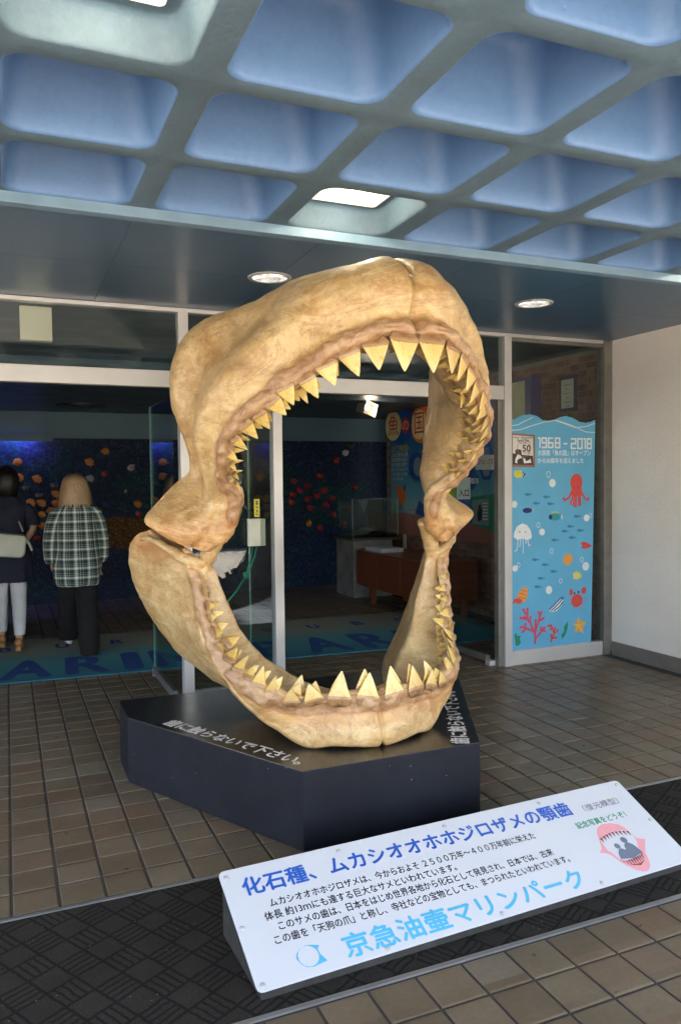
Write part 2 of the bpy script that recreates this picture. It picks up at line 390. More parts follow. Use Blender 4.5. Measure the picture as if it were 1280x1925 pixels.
# ---- recessed entrance mat strip with metal edging
def mat_carpet():
    m, t, b = newmat('ribbed_charcoal_matting'); p = coords(t, 'World', (1, 1, 1), (0, 0, -math.radians(30)))
    nzz = t.nodes.new('ShaderNodeTexNoise'); nzz.inputs['Scale'].default_value = 30; nzz.inputs['Detail'].default_value = 4; t.links.new(p, nzz.inputs[0])
    dv = t.nodes.new('ShaderNodeVectorMath'); dv.operation = 'MULTIPLY_ADD'; dv.inputs[1].default_value = (.012, .012, 0); t.links.new(nzz.outputs['Color'], dv.inputs[0]); t.links.new(p, dv.inputs[2])
    sc = t.nodes.new('ShaderNodeVectorMath'); sc.operation = 'SCALE'; sc.inputs['Scale'].default_value = 1/.098; t.links.new(dv.outputs[0], sc.inputs[0])
    ch = t.nodes.new('ShaderNodeTexChecker'); ch.inputs['Scale'].default_value = 1
    fl_ = t.nodes.new('ShaderNodeVectorMath'); fl_.operation = 'FLOOR'; t.links.new(sc.outputs[0], fl_.inputs[0])
    fr_ = t.nodes.new('ShaderNodeVectorMath'); fr_.operation = 'FRACTION'; t.links.new(sc.outputs[0], fr_.inputs[0])
    a = t.nodes.new('ShaderNodeSeparateXYZ'); t.links.new(fl_.outputs[0], a.inputs[0])
    q = t.nodes.new('ShaderNodeSeparateXYZ'); t.links.new(fr_.outputs[0], q.inputs[0])
    par = math_(t, 'PINGPONG', math_(t, 'ADD', a.outputs[0], a.outputs[1]), 1)
    par2 = math_(t, 'PINGPONG', a.outputs[1], 1)
    def groove(v, w): # 1 away from the cell edge, 0 at it
        return math_(t, 'GREATER_THAN', math_(t, 'PINGPONG', v, .5), w)
    edge = math_(t, 'MULTIPLY', groove(q.outputs[0], .05), groove(q.outputs[1], .05))
    def hatch(o): return math_(t, 'GREATER_THAN', math_(t, 'PINGPONG', math_(t, 'MULTIPLY', o, 4), .5), .16)
    mx = t.nodes.new('ShaderNodeMix'); t.links.new(par2, mx.inputs[0]); t.links.new(hatch(q.outputs[0]), mx.inputs[2]); t.links.new(hatch(q.outputs[1]), mx.inputs[3])
    hh = math_(t, 'MAXIMUM', math_(t, 'SUBTRACT', 1, par), mx.outputs[0])
    h = math_(t, 'ADD', .25, math_(t, 'MULTIPLY', .75, math_(t, 'MULTIPLY', edge, hh)))
    p2 = coords(t, 'World'); fz = noise(t, p2, 420, 3, .7); fz2 = noise(t, p2, 60, 5, .7)
    c = mix(t, h, (.005, .0047, .0045, 1), ramp(t, fz, [(.3, (.012, .0105, .009)), (.7, (.045, .04, .034))]))
    c = mix(t, .4, c, ramp(t, noise(t, p2, 5, 5), [(.3, (.6, .6, .6)), (.7, (1.4, 1.4, 1.4))]), 'MULTIPLY')
    v = t.nodes.new('ShaderNodeTexVoronoi'); v.inputs['Scale'].default_value = 60; t.links.new(p2, v.inputs[0])
    sp = math_(t, 'MULTIPLY', math_(t, 'LESS_THAN', v.outputs['Distance'], .13), math_(t, 'GREATER_THAN', noise(t, p2, 9, 4), .6))
    c = mix(t, math_(t, 'MULTIPLY', sp, .5), c, (.3, .27, .22, 1))
    t.links.new(c, b.inputs['Base Color']); b.inputs['Roughness'].default_value = .95; b.inputs['Specular IOR Level'].default_value = .15
    n1 = bump(t, b, h, .8, .004); bump(t, b, fz, .8, .003, n1); return m
mat_strip = MB().box(-6, XW-.02, 2.062, 2.872, -.0043, -.001).put('entrance_matting', mat_carpet())
tag(mat_strip, 'charcoal ribbed entrance matting laid across the tiled floor under the white information board', 'matting')
for y, zz in ((2.045, .002), (2.874, .002)):
    boxo('edging_strip', (-6, XW-.02, y, y+.016, -.004, .0025), M['steel_edge'], mat_strip)
# ---- right wall
wl = MB().box(XW, XW+.2, 1.9, YF+.08, -.1, 3.05).put('wall', M['stucco'], kind='structure')
boxo('baseboard', (XW-.012, XW, 1.9, YF-.05, 0, .115), M['skirting'], wl)
boxo('baseboard', (XW-.03, XW-.002, YF-.045, YF+.02, 0, .02), M['alu_dark'], wl)
# ---- coffered ceiling
ZC, PX, PY = 2.70, .605, .60
cl = MB().box(-3.38, 7.0, -2.4, 3.5, 3.24, 3.3).put('ceiling', M['rib'], kind='structure')
def rrect(hw, hd, r, n=7):
    P = []
    for cx, cy, a0 in ((hw-r, hd-r, 0), (-hw+r, hd-r, .5*math.pi), (-hw+r, -hd+r, math.pi), (hw-r, -hd+r, 1.5*math.pi)):
        for k in range(n): a = a0+.5*math.pi*k/(n-1); P.append((cx+r*math.cos(a), cy+r*math.sin(a)))
    return P
def coffer_mesh(depth=.24, top=.62, nm=3):
    hw, hd = .2535, .2595; V = []; Fc = []; fm = []; n = 28
    out = rrect(hw, hd, .07)
    cell = []
    for (x, y) in out:
        s = min((PX/2)/max(abs(x), 1e-6), (PY/2)/max(abs(y), 1e-6)); 
        cell.append((x*s, y*s))
    # put exact corners
    for c in ((1, 1), (-1, 1), (-1, -1), (1, -1)):
        best = min(range(n), key=lambda i: abs(cell[i][0]-c[0]*PX/2)+abs(cell[i][1]-c[1]*PY/2)); cell[best] = (c[0]*PX/2, c[1]*PY/2)
    levels = [[(x, y, 0) for x, y in cell], [(x, y, 0) for x, y in out]]
    mi = [0]
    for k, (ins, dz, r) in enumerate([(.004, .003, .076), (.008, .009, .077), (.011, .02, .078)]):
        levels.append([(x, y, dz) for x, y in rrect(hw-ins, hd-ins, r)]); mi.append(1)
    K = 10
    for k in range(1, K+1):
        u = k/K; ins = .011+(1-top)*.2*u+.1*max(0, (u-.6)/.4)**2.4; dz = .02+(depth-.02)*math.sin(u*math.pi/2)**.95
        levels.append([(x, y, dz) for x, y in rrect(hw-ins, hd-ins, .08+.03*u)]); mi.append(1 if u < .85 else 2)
    for L in levels: V += L
    for i in range(len(levels)-1):
        for k in range(n):
            Fc.append((i*n+k, i*n+(k+1) % n, (i+1)*n+(k+1) % n, (i+1)*n+k)); fm.append(min(mi[min(i, len(mi)-1)], nm-1) if i else 0)
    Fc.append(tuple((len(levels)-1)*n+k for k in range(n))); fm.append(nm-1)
    m = mesh('coffer', V, Fc, True, [M['rib'], M['coffer'], M['coffer_shade']], fm); return m
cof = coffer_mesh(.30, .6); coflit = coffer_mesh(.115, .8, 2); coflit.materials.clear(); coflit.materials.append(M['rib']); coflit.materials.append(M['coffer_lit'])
LIT = {(0, 2), (2, 0), (6, 0), (5, 1), (-3, 1), (-4, 4)}
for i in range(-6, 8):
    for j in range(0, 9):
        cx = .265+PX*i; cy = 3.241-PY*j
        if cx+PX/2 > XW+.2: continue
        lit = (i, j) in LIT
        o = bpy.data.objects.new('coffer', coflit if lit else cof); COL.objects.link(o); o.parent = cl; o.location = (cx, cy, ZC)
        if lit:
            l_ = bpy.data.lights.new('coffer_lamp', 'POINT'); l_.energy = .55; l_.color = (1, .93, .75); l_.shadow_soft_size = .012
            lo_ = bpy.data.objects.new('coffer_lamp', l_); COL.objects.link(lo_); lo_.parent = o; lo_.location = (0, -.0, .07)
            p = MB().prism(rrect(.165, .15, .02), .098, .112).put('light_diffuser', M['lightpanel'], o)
            o['label'] = 'coffer coloured pale aqua as if lamplit, with a lit cream diffuser'
MB().box(-3.6, -3.38, -2.5, 3.56, ZC-.02, 3.3).put('canopy_edge', M['rib'], cl)
MB().box(-3.38, 7.0, -2.5, -2.4, ZC-.02, 3.3).put('canopy_edge', M['rib'], cl)
MB().box(XW+.2, 7.0, -2.4, 5.3, ZC+.0, ZC+.1).put('canopy_band', M['rib'], cl)
# ---- fascia and soffit
fs = boxo('fascia', (-3.36, XW-.002, 3.5, 3.56, HZ-.004, ZC+.012), M['fascia'], cl, bevel=.004)
sf = MB().box(-3.36, XW-.001, 3.562, YF+.06, HZ+.006, HZ+.25).put('soffit', M['seam'], kind='structure')
xs = [-3.37, -3.03, -2.14, -1.25, -.35, .54, 1.43, 2.325, 3.22, 4.11, XW-.002]
for a, b in zip(xs[:-1], xs[1:]):
    for c, d in ((3.50, 4.30), (4.30, YF+.055)):
        boxo('soffit_panel', (a+.0013, b-.0013, c+.0013, d-.0013, HZ, HZ+.0055), M['soffit'], sf)
# downlights
def downlight(x, y, label):
    r = empty('downlight', (x, y, HZ), label, 'downlight', 'downlights in the soffit')
    n = 32; V = []; Fc = []
    for R_, z in ((.125, -.001), (.122, -.006), (.1, -.006), (.098, .004)):
        V += [(R_*math.cos(2*math.pi*k/n), R_*math.sin(2*math.pi*k/n), z) for k in range(n)]
    for i in range(3):
        for k in range(n): Fc.append((i*n+k, i*n+(k+1) % n, (i+1)*n+(k+1) % n, (i+1)*n+k))
    put('trim_ring', mesh('trim_ring', V, Fc, True), M['alu'], r)
    V = []; Fc = []
    prof = [(.0985, -.0045), (.094, -.003), (.085, -.0024), (.06, -.0019), (.03, -.0016)]
    for R_, z in prof: V += [((R_)*math.cos(2*math.pi*k/n), (R_)*math.sin(2*math.pi*k/n), z) for k in range(n)]
    for i in range(len(prof)-1):
        for k in range(n): Fc.append((i*n+k, i*n+(k+1) % n, (i+1)*n+(k+1) % n, (i+1)*n+k))
    Fc.append(tuple((len(prof)-1)*n+k for k in range(n)))
    put('reflector', mesh('reflector', V, Fc, True), M['reflector'], r)
downlight(1.40, 4.26, 'round downlight in the blue soffit half hidden by the top of the jaw')
downlight(3.225, 4.27, 'round downlight in the blue soffit to the right of the jaw, above the poster bay')

# ================================================================== ENTRANCE GLAZING
fr = empty('entrance_glazing', (0, YF, 0), 'aluminium framed glass entrance front with open doorways behind the jaw', 'entrance')
def fbox(name, b, mat=None, bevel=.003, **k):
    b = (b[0], b[1], b[2]-YF, b[3]-YF, b[4], b[5]); return boxo(name, b, mat or M['alu'], fr, bevel, **k)
fbox('head_rail', (-1.6, 4.64, YF-.02, YF+.05, 2.632, HZ-.001))
for a, b in ((1.07, 1.136), (3.64, 3.706)): fbox('mullion', (a, b, YF-.03, YF+.06, 0, 2.631))
fbox('mullion', (1.716, 1.782, YF-.03, YF+.06, 0, 2.134))
fbox('mullion', (-1.6, -1.534, YF-.03, YF+.06, 0, 2.631))
for a, b in ((-1.533, 1.069), (1.137, 3.639)): fbox('transom', (a, b, YF-.02, YF+.05, 2.135, 2.243))
fbox('jamb', (3.595, 3.638, YF, YF+.06, 0, 2.134), M['alu_dark'])
fbox('jamb', (4.635, XW-.002, YF-.035, YF+.06, 0, HZ-.002), M['alu_dark'])
fbox('base_rail', (3.707, 4.634, YF-.02, YF+.05, 0, .118))
fbox('base_rail', (1.137, 1.715, YF-.02, YF+.05, 0, .085))
fbox('head_liner', (3.707, 4.634, YF-.015, YF+.045, 2.6, 2.631), M['alu_dark'])
MB().box(-6, -1.602, YF-.02, YF+.06, -.1, 2.92).put('facade_wall', M['stucco'], kind='structure')
for a, b, z0, z1 in ((-1.533, 1.069, 2.244, 2.631), (1.137, 3.639, 2.244, 2.631), (1.137, 1.715, .086, 2.134), (3.707, 4.634, .119, 2.6)):
    fbox('glass_pane', (a, b, YF+.012, YF+.02, z0, z1), M['glass'], 0)
# swing doors standing open
M['glassedge'] = simple('green_glass_edge', (.2, .42, .34), .15)
def leaf(x, label, handles=False):
    r = empty('glass_door', (x, YF+.07, 0), label, 'glass door', 'glass door leaves standing open')
    boxo('glass_leaf', (-.005, .005, 0, .86, .075, 2.085), M['glass'], r)
    boxo('leaf_edge', (-.0052, .0052, .8605, .864, .07, 2.09), M['glassedge'], r)
    boxo('bottom_rail', (-.02, .02, .05, .85, .02, .074), M['alu_dark'], r, .003)
    boxo('floor_pivot', (-.03, .03, -.02, .05, 0, .04), M['alu'], r, .004)
    MB().tube([(0, .84, .002), (0, .84, .06)], .022, 10).put('door_stop', M['alu'], r, True)
    return r
leaf(1.035, 'glass door leaf standing open at the left of the sidelight, nearest the two visitors')
leaf(1.815, 'glass door leaf standing open just right of the middle mullion, seen through the jaw')
leaf(3.575, 'glass door leaf standing open against the right jamb beside the blue poster bay')
# push plates on the sidelight glass
def plate_pair():
    r = empty('handle_box', (1.6, YF, 1.4), 'pair of cream boxes clamped on both sides of the sidelight glass, green cord tied below', 'handle')
    a = on_y(478, 1001, YF-.03); 
    MB().box(-.045, .045, -.04, -.005, -.095, .095).put('box_cover', simple('cream_plastic', (.6, .6, .5), .4), r, bevel=.004)
    boxo('box_cover', (.045-.0, .1, .024, .07, -.1, .09), bpy.data.materials['cream_plastic'], r, .004)
    boxo('clamp_bar', (.02, .04, -.004, .0, -.08, .08), M['alu_dark'], r)
    r.location = (a.x, YF, a.z); return r
hb = plate_pair()
M['cord'] = simple('green_cord', (.01, .2, .1), .6, bmp=.4)
c0 = hb.location+Vector((.02, -.02, -.098))
knot = on_y(463, 1082, YF-.12); end = on_y(425, 1135, YF-.25)
cord = empty('green_cord', c0, 'thin green cord knotted below the cream handle box on the glass', 'cord')
L_ = lambda p: tuple(Vector(p)-c0)
MB().tube([L_(c0), L_(c0.lerp(knot, .35)+Vector((.012, 0, 0))), L_(c0.lerp(knot, .7)+Vector((.01, 0, 0))), L_(knot)], .005, 8).put('strand', M['cord'], cord, True)
MB().tube([L_(c0+Vector((-.03, 0, 0))), L_(c0.lerp(knot, .45)+Vector((-.012, 0, 0))), L_(knot)], .005, 8).put('strand', M['cord'], cord, True)
MB().tube([L_(knot), L_(knot.lerp(end, .5)+Vector((0, 0, -.012))), L_(end)], .006, 8).put('strand', M['cord'], cord, True)
MB().tube([L_(knot+Vector((-.012, 0, .02))), L_(knot), L_(knot+Vector((.004, 0, -.022)))], [.012, .02, .011], 10).put('knot', M['cord'], cord, True)
# yellow sticker
yk = on_y(484, 955, YF-.002)
ys_ = put('warning_sticker', MB().box(-.02, .02, -.001, 0, -.062, .062).me('warning_sticker'), flat('yellow_sticker', (.55, .5, .03)), loc=(yk.x, YF+.0115, yk.z))
tag(ys_, 'narrow yellow warning sticker on the sidelight glass above the cream box', 'sticker')
strokes('sticker_print', [[(-.008, .045), (.01, .045)], [(-.008, .03), (.01, .03)], [(0, .05), (0, .02)], [(-.01, .008), (.01, .0)], [(-.006, -.012), (.006, -.022), (-.004, -.03)], [(-.008, -.04), (.008, -.05)]], .006, M['ink'], lambda u, v, l: (u, -.0015-l, v), 0, ys_)
# square cream back of an exit light hanging behind the left transom glass
e0 = on_y(37, 575, YF+.25); e1 = on_y(99, 643, YF+.25)
ex = boxo('exit_light', (e0.x, e1.x, YF+.22, YF+.3, e1.z, e0.z), simple('cream_enamel', (.6, .52, .42), .45, var=.04), bevel=.004)
tag(ex, 'plain cream square light box hanging behind the left transom glass', 'light box')
MB().tube([((e0.x+e1.x)/2, YF+.26, e0.z), ((e0.x+e1.x)/2, YF+.26, HZ-.001)], .012).put('stem', M['alu'], ex)

# ================================================================== LOBBY
YM = 10.5
lob = MB()
ceil = MB().box(-4, 5.2, YF+.062, 7.6, HZ+.002, HZ+.2).put('lobby_ceiling', M['darkceil'], kind='structure')
ceil2 = MB().box(-4, 8, 7.6, YM+.3, 2.42, HZ+.2).put('lobby_ceiling', M['darkceil'], kind='structure')
boxo('ceiling_vent', (0, 0, 0, 0, 0, 0), M['black'], ceil2)
bpy.data.objects.remove(ceil2.children[0])
vp = on_z(155, 762, 2.42)
vent = MB(); 
for k in range(4): vent.prism(circ(0, 0, .3-.06*k, n=28), -.012-.003*k, -.002)
v_ = vent.put('ceiling_vent', M['black'], loc=(vp.x, min(vp.y, 9.9), 2.421)); tag(v_, 'round black air diffuser in the dark lobby ceiling above the visitors', 'vent')
MB().box(-4.2, -4, YF+.06, YM+.2, 0, 2.9).put('lobby_wall', M['tealwall'], kind='structure')
MB().box(8, 8.2, YM-1, YM+.2, 0, 2.9).put('lobby_wall', M['darkceil'], kind='structure')
MB().box(-6.2, -6, YF+.0, YM+.2, -.1, 3.06).put('side_wall', M['stucco'], kind='structure')
MB().box(-6.2, 8.4, YF+.06, YM+.6, 2.925, 3.0).put('roof', M['rib'], kind='structure')
MB().box(-4, 8, YM+.02, YM+.25, -.1, 2.42).put('lobby_wall', M['tealwall'], kind='structure')
MB().box(XW, 8.1, 5.3, YM+.1, -.21, -.012).put('lobby_floor', M['darkceil'], kind='structure')
MB().box(5.3, 8.1, 9.75, 9.85, 0, 2.9).put('lobby_wall', M['darkceil'], kind='structure')
# mosaic mural
def mat_mosaic():
    m, t, b = newmat('deep_blue_mosaic'); p = coords(t, 'World')
    v = t.nodes.new('ShaderNodeTexVoronoi'); v.inputs['Scale'].default_value = 38; t.links.new(p, v.inputs[0])
    sp = t.nodes.new('ShaderNodeSeparateColor'); t.links.new(v.outputs['Color'], sp.inputs[0])
    big = noise(t, p, .9, 4, .6, .4)
    base = ramp(t, big, [(.3, (.009, .017, .045)), (.5, (.016, .03, .075)), (.6, (.012, .05, .058)), (.75, (.045, .05, .14))])
    c = mix(t, .8, base, ramp(t, sp.outputs[0], [(0, (.3, .3, .3)), (.85, (1.1, 1.1, 1.1)), (1, (1.9, 1.9, 1.8))]), 'MULTIPLY')
    # ochre reef band low on the wall
    ps = t.nodes.new('ShaderNodeSeparateXYZ'); t.links.new(p, ps.inputs[0])
    n2 = math_(t, 'MULTIPLY', noise(t, p, 2.2, 5, .7), .55)
    hband = math_(t, 'SUBTRACT', .34, math_(t, 'ABSOLUTE', math_(t, 'SUBTRACT', ps.outputs[2], .86)))
    xr = math_(t, 'SUBTRACT', .9, math_(t, 'ABSOLUTE', math_(t, 'SUBTRACT', ps.outputs[0], 1.6)))
    reef = math_(t, 'GREATER_THAN', math_(t, 'ADD', math_(t, 'MINIMUM', hband, xr), n2), .43)
    v2 = t.nodes.new('ShaderNodeTexVoronoi'); v2.inputs['Scale'].default_value = 20; v2.feature = 'DISTANCE_TO_EDGE'; t.links.new(p, v2.inputs[0])
    rc = ramp(t, v2.outputs['Distance'], [(.0, (.03, .02, .015)), (.15, (.13, .055, .01)), (.4, (.24, .1, .012))])
    c = mix(t, reef, c, rc)
    t.links.new(c, b.inputs['Base Color']); b.inputs['Roughness'].default_value = .55; b.inputs['Specular IOR Level'].default_value = .15
    bump(t, b, v.outputs['Distance'], .3, .004); return m
mu = MB().box(-4, 7.9, YM-.02, YM+.018, 0, 2.085).put('mosaic_mural', mat_mosaic()); tag(mu, 'dark blue mosaic mural of fish across the back wall of the lobby', 'mural')
M['fish_o'] = simple('orange_mosaic', (.55, .18, .01), .4, var=.35, vs=60, bmp=.3); M['fish_r'] = simple('red_mosaic', (.26, .008, .01), .35, var=.3, vs=60, bmp=.3)
M['fish_p'] = simple('pale_mosaic', (.4, .34, .33), .4, var=.3, vs=60, bmp=.3); M['fish_d'] = simple('dark_mosaic', (.02, .025, .02), .3, var=.3, vs=60)
def fish(px, py, mat, s=.062, a=0):
    s *= .87
    p = on_y(px, py, YM-.022)
    out = [(1.15, .0), (.75, .45), (.3, .8), (-.1, .95), (-.5, .75), (-.85, .9), (-1.0, .5), (-1.25, .1), (-1.0, -.3), (-.8, -.75), (-.4, -.8), (.1, -.95), (.55, -.62)]
    ca, sa = math.cos(a), math.sin(a)
    V = [(x*ca-y*sa, x*sa+y*ca) for x, y in out]
    mb = MB(); n = len(V)
    vv = [(x*s, -.0, y*s) for x, y in V]+[(x*s*.8, -.016, y*s*.8) for x, y in V]+[(0, -.024, 0)]
    mb.add(vv, [(i, (i+1) % n, n+(i+1) % n, n+i) for i in range(n)]+[(n+i, n+(i+1) % n, 2*n) for i in range(n)])
    return mb.put('mosaic_fish', mat, mu, loc=(p.x, YM-.02, p.z))
for px, py in ((33, 869), (36, 897), (70, 900), (105, 928), (57, 945), (78, 945), (106, 946), (57, 964), (79, 967), (95, 960), (100, 977), (80, 988), (30, 950), (103, 991), (58, 980), (168, 868), (198, 848), (259, 947)):
    fish(px, py, M['fish_o'], random.uniform(.055, .068), random.uniform(-.6, .4)+math.pi)
for px, py in ((70, 1012), (57, 1005), (198, 891), (262, 966), (299, 1000)): fish(px, py, M['fish_r'], .05, random.uniform(-.5, .5))
for px, py in ((248, 879), (170, 899)): fish(px, py, M['fish_p'], .058, random.uniform(0, 3))
for px, py in ((50, 916), (75, 931), (104, 913), (241, 924)): fish(px, py, M['fish_d'], .06, .4)
for px, py in ((633, 865), (602, 895), (579, 914), (564, 923), (596, 931), (610, 922), (625, 937), (579, 938), (613, 950), (584, 955), (627, 968), (668, 917), (602, 993), (553, 905), (551, 930), (646, 987), (656, 955), (549, 945)):
    fish(px, py, M['fish_r'], random.uniform(.05, .062), random.uniform(-.8, .8))
fish(581, 983, M['fish_o'], .055, 1.4); fish(650, 851, M['fish_p'], .06, .5); fish(660, 836, M['fish_d'], .06, .2)
# blue light strip over the mural
bl = on_y(40, 826, YM-.15)
strip = MB().box(-1.6, .55, YM-.14, YM-.12, 2.04, 2.12).put('light_strip', M['tealwall']); tag(strip, 'narrow housing of the blue light that glows along the top of the mosaic mural', 'light strip')
ld = bpy.data.lights.new('blue_glow', 'AREA'); ld.shape = 'RECTANGLE'; ld.size = 1.5; ld.size_y = .02; ld.energy = 1.6; ld.color = (.18, .2, 1)
lo = bpy.data.objects.new('blue_glow', ld); COL.objects.link(lo); lo.parent = strip; lo.location = (-.4, YM-.09, 2.1); lo.rotation_euler = (math.radians(12), 0, 0)
# ---- brick wall on the right of the lobby
XB = 4.86
bw = MB().box(XB+.012, XB+.3, YF+.064, 9.75, -.01, 2.925).put('brick_wall', M['mortar']); tag(bw, 'brown brick wall running back along the right side of the lobby', 'wall')
bk = MB().box(-.001, .014, -.0995, .0995, -.0265, .0265); bme = bk.me('brick'); bme.materials.append(M['brick'])
bricks = []
for c in range(0, 41):
    z = .032+c*.064
    if z > 2.65: break
    for k in range(0, 22):
        y = YF+.19+k*.21+(.105 if c % 2 else 0)
        if y > 9.7: continue
        px, py = to_px((XB, y, z)); d = (Vector((XB, y, z))-EYE).length
        vis = (950 < px < 1135 and 640 < py < 790) or (1100 < px < 1140 and 640 < py < 1215) or (890 < px < 940 and 1010 < py < 1200) or (700 < px < 745 and 740 < py < 1030)
        bricks.append(((1 if vis else 0)/d, y, z))
bricks.sort(reverse=True); mb = MB()
for k, (s, y, z) in enumerate(bricks):
    if k < 300 and s > 0:
        o = bpy.data.objects.new('brick', bme); COL.objects.link(o); o.parent = bw; o.location = (XB+random.uniform(-.002, .002), y, z)
    else: mb.box(XB-.001, XB+.012, y-.0995, y+.0995, z-.0265, z+.0265)
mb.put('brickwork', M['brick'], bw, kind='stuff')
# ---- big guide board "uo no kuni"
BX = XB-.05
def bf(u, v, l=0): return (BX-.004-l, u, v)       # u = Y, v = Z on the board face
b_tl, b_bl, b_br = on_x(734, 771, BX), on_x(734, 1001, BX), on_x(929, 1022, BX)
y_far, y_near = b_tl.y, b_br.y-.7; z1_, z0_ = b_tl.z, b_bl.z
def mat_board():
    m, t, b = newmat('guide_board_print'); p = coords(t, 'World'); s = t.nodes.new('ShaderNodeSeparateXYZ'); t.links.new(p, s.inputs[0])
    mr = t.nodes.new('ShaderNodeMapRange'); mr.inputs[1].default_value = z0_; mr.inputs[2].default_value = z1_; t.links.new(s.outputs[2], mr.inputs[0])
    w = math_(t, 'ADD', mr.outputs[0], math_(t, 'MULTIPLY', math_(t, 'SUBTRACT', noise(t, p, 1.2, 2), .5), .12))
    c = ramp(t, w, [(0, (.28, .1, .08)), (.155, (.3, .12, .1)), (.165, (.22, .42, .5)), (.45, (.06, .28, .46)), (.75, (.015, .1, .3)), (1, (.01, .03, .16))])
    t.links.new(c, b.inputs['Base Color']); b.inputs['Roughness'].default_value = .35; return m
gb = MB().box(BX-.003, BX+.02, y_near, y_far, z0_, z1_).put('guide_board', mat_board()); tag(gb, 'large blue underwater guide board with red lettered balls on the brick wall', 'sign board')
M['cream'] = flat('cream_print', (.72, .62, .32)); M['redp'] = flat('red_print', (.5, .015, .02)); M['orangep'] = flat('orange_print', (.72, .16, .03)); M['bluep'] = flat('blue_print', (.01, .08, .35)); M['yellowp'] = flat('yellow_print', (.7, .6, .05))
M['bluegrey'] = flat('grey_blue_print', (.2, .27, .33)); M['seagreen'] = flat('sea_green_print', (.02, .22, .12))
def bpt(px, py): p = on_x(px, py, BX-.004); return p.y, p.z
def b_ell(px, py, rx, ry, mat, lift, name='printed_disc'):
    y, z = bpt(px, py); y2 = bpt(px+rx, py)[0]; z2 = bpt(px, py-ry)[1]
    return shape(name, circ(y, z, abs(y2-y), abs(z2-z)), mat, bf, lift, gb)
def b_text(body, px0, py0, px1, py1, mat, lift=.002, off=.02, name='lettering'):
    """box from top-left px to bottom-right px; text runs towards the viewer (decreasing Y)"""
    ya, za = bpt(px0, py0); yb, zb = bpt(px1, py1)
    v, f, s = text_mesh(body, 0.0)
    V = [(BX-.004-lift, ya+(yb-ya)*a/s[0], zb+(za-zb)*b/s[1]) for a, b in v]
    return put(name, mesh(name, V, f), mat, gb, kind='stuff')
b_ell(750, 801, 26, 34, M['bluep'], .001); b_ell(739, 801, 15, 28, M['cream'], .002); b_text('魚', 730, 783, 749, 818, M['redp'], .003, .06)
b_ell(792, 797, 22, 36, M['orangep'], .001); b_ell(788, 798, 15, 28, M['cream'], .002); b_text('国', 779, 777, 797, 815, M['redp'], .003, .06)
b_ell(762, 800, 8, 15, M['redp'], .0015); b_text('の', 756, 792, 768, 808, M['cream'], .003, .05)
b_text('ようこそ魚の国へ', 737, 838, 770, 849, M['yellowp'], .002, .03)
for k, ln in enumerate(['これからご案内する水族館', '魚の国は世界の海に暮らす', '魚たちを集めた水族館です', 'ゆっくりとごらんください', 'ペンギン島とイルカの池と', 'いっしょに楽しめます']):
    b_text(ln, 737, 852+k*9, 767-(k == 5)*8, 858+k*9, M['whiteprint'], .002, .005)
b_ell(782, 877, 14, 27, M['bluep'], .001); b_ell(785, 877, 8, 18, M['bluegrey'], .002); b_ell(799, 853, 7, 9, M['redp'], .001); b_text('2F', 793, 847, 805, 859, M['whiteprint'], .003, .03)
def b_poly(pts, mat, lift, name='printed_figure'): return shape(name, [bpt(*p) for p in pts], mat, bf, lift, gb)
b_poly([(745, 915), (741, 908), (740, 902), (744, 912), (752, 915), (760, 920), (763, 935), (757, 950), (750, 942), (746, 925)], M['orangep'], .0015)
b_poly([(757, 917), (763, 907), (762, 925)], M['bluep'], .002); b_poly([(753, 945), (760, 960), (750, 958)], M['bluegrey'], .002)
b_poly([(742, 975), (739, 962), (744, 950), (742, 965), (746, 978)], M['seagreen'], .002)
b_poly([(780, 965), (788, 940), (795, 948), (800, 935), (803, 975)], M['bluep'], .0015)
b_text('潮だまり', 768, 955, 785, 961, M['redp'], .002); b_text('海獣館', 766, 888, 779, 893, M['ink'], .002)
b_text('円形水槽', 777, 903, 790, 907, M['ink'], .002)
# right of the jaw
def hexa(cx, cy, w, h): return [(cx-w*.45, cy-h), (cx+w*.45, cy-h), (cx+w, cy-h*.3), (cx+w, cy+h*.3), (cx+w*.45, cy+h), (cx-w*.45, cy+h), (cx-w, cy+h*.3), (cx-w, cy-h*.3)]
b_poly(hexa(914, 868, 15, 34), M['bluep'], .001); b_poly(hexa(914, 868, 10, 27), M['bluegrey'], .002)
b_poly([(894, 855), (929, 855), (929, 883), (894, 883)], M['whiteprint'], .003); b_text('ふれあい広場', 897, 863, 927, 873, M['redp'], .004)
b_poly(hexa(881, 900, 18, 20), M['bluep'], .001); b_ell(875, 896, 10, 12, M['brownprint'], .002)
b_poly([(861, 899), (899, 899), (899, 909), (861, 909)], M['whiteprint'], .003); b_text('ペンギン島', 863, 900, 897, 908, M['ink'], .004, .02)
b_poly([(880, 935), (928, 928), (931, 1000), (900, 990), (882, 985)], M['seagreen'], .001)
b_poly([(888, 940), (919, 937), (919, 988), (888, 985)], M['bluegrey'], .002); b_poly([(900, 950), (903, 948), (907, 960), (905, 978), (898, 980), (897, 965)], M['ink'], .003)
for k in range(6): b_poly([(907, 945+k*6), (917, 945+k*6), (917, 947+k*6), (907, 947+k*6)], M['whiteprint'], .003)
# posts that carry the board
for px in (754, 752): pass
pb = bpt(754, 745); boxo('board_post', (BX-.001, BX+.03, pb[0]-.05, pb[0], z1_+.002, 2.6), M['alu'], gb)
boxo('board_post', (BX-.001, BX+.03, pb[0]-.05, pb[0], .6, z0_-.002), M['alu'], gb)
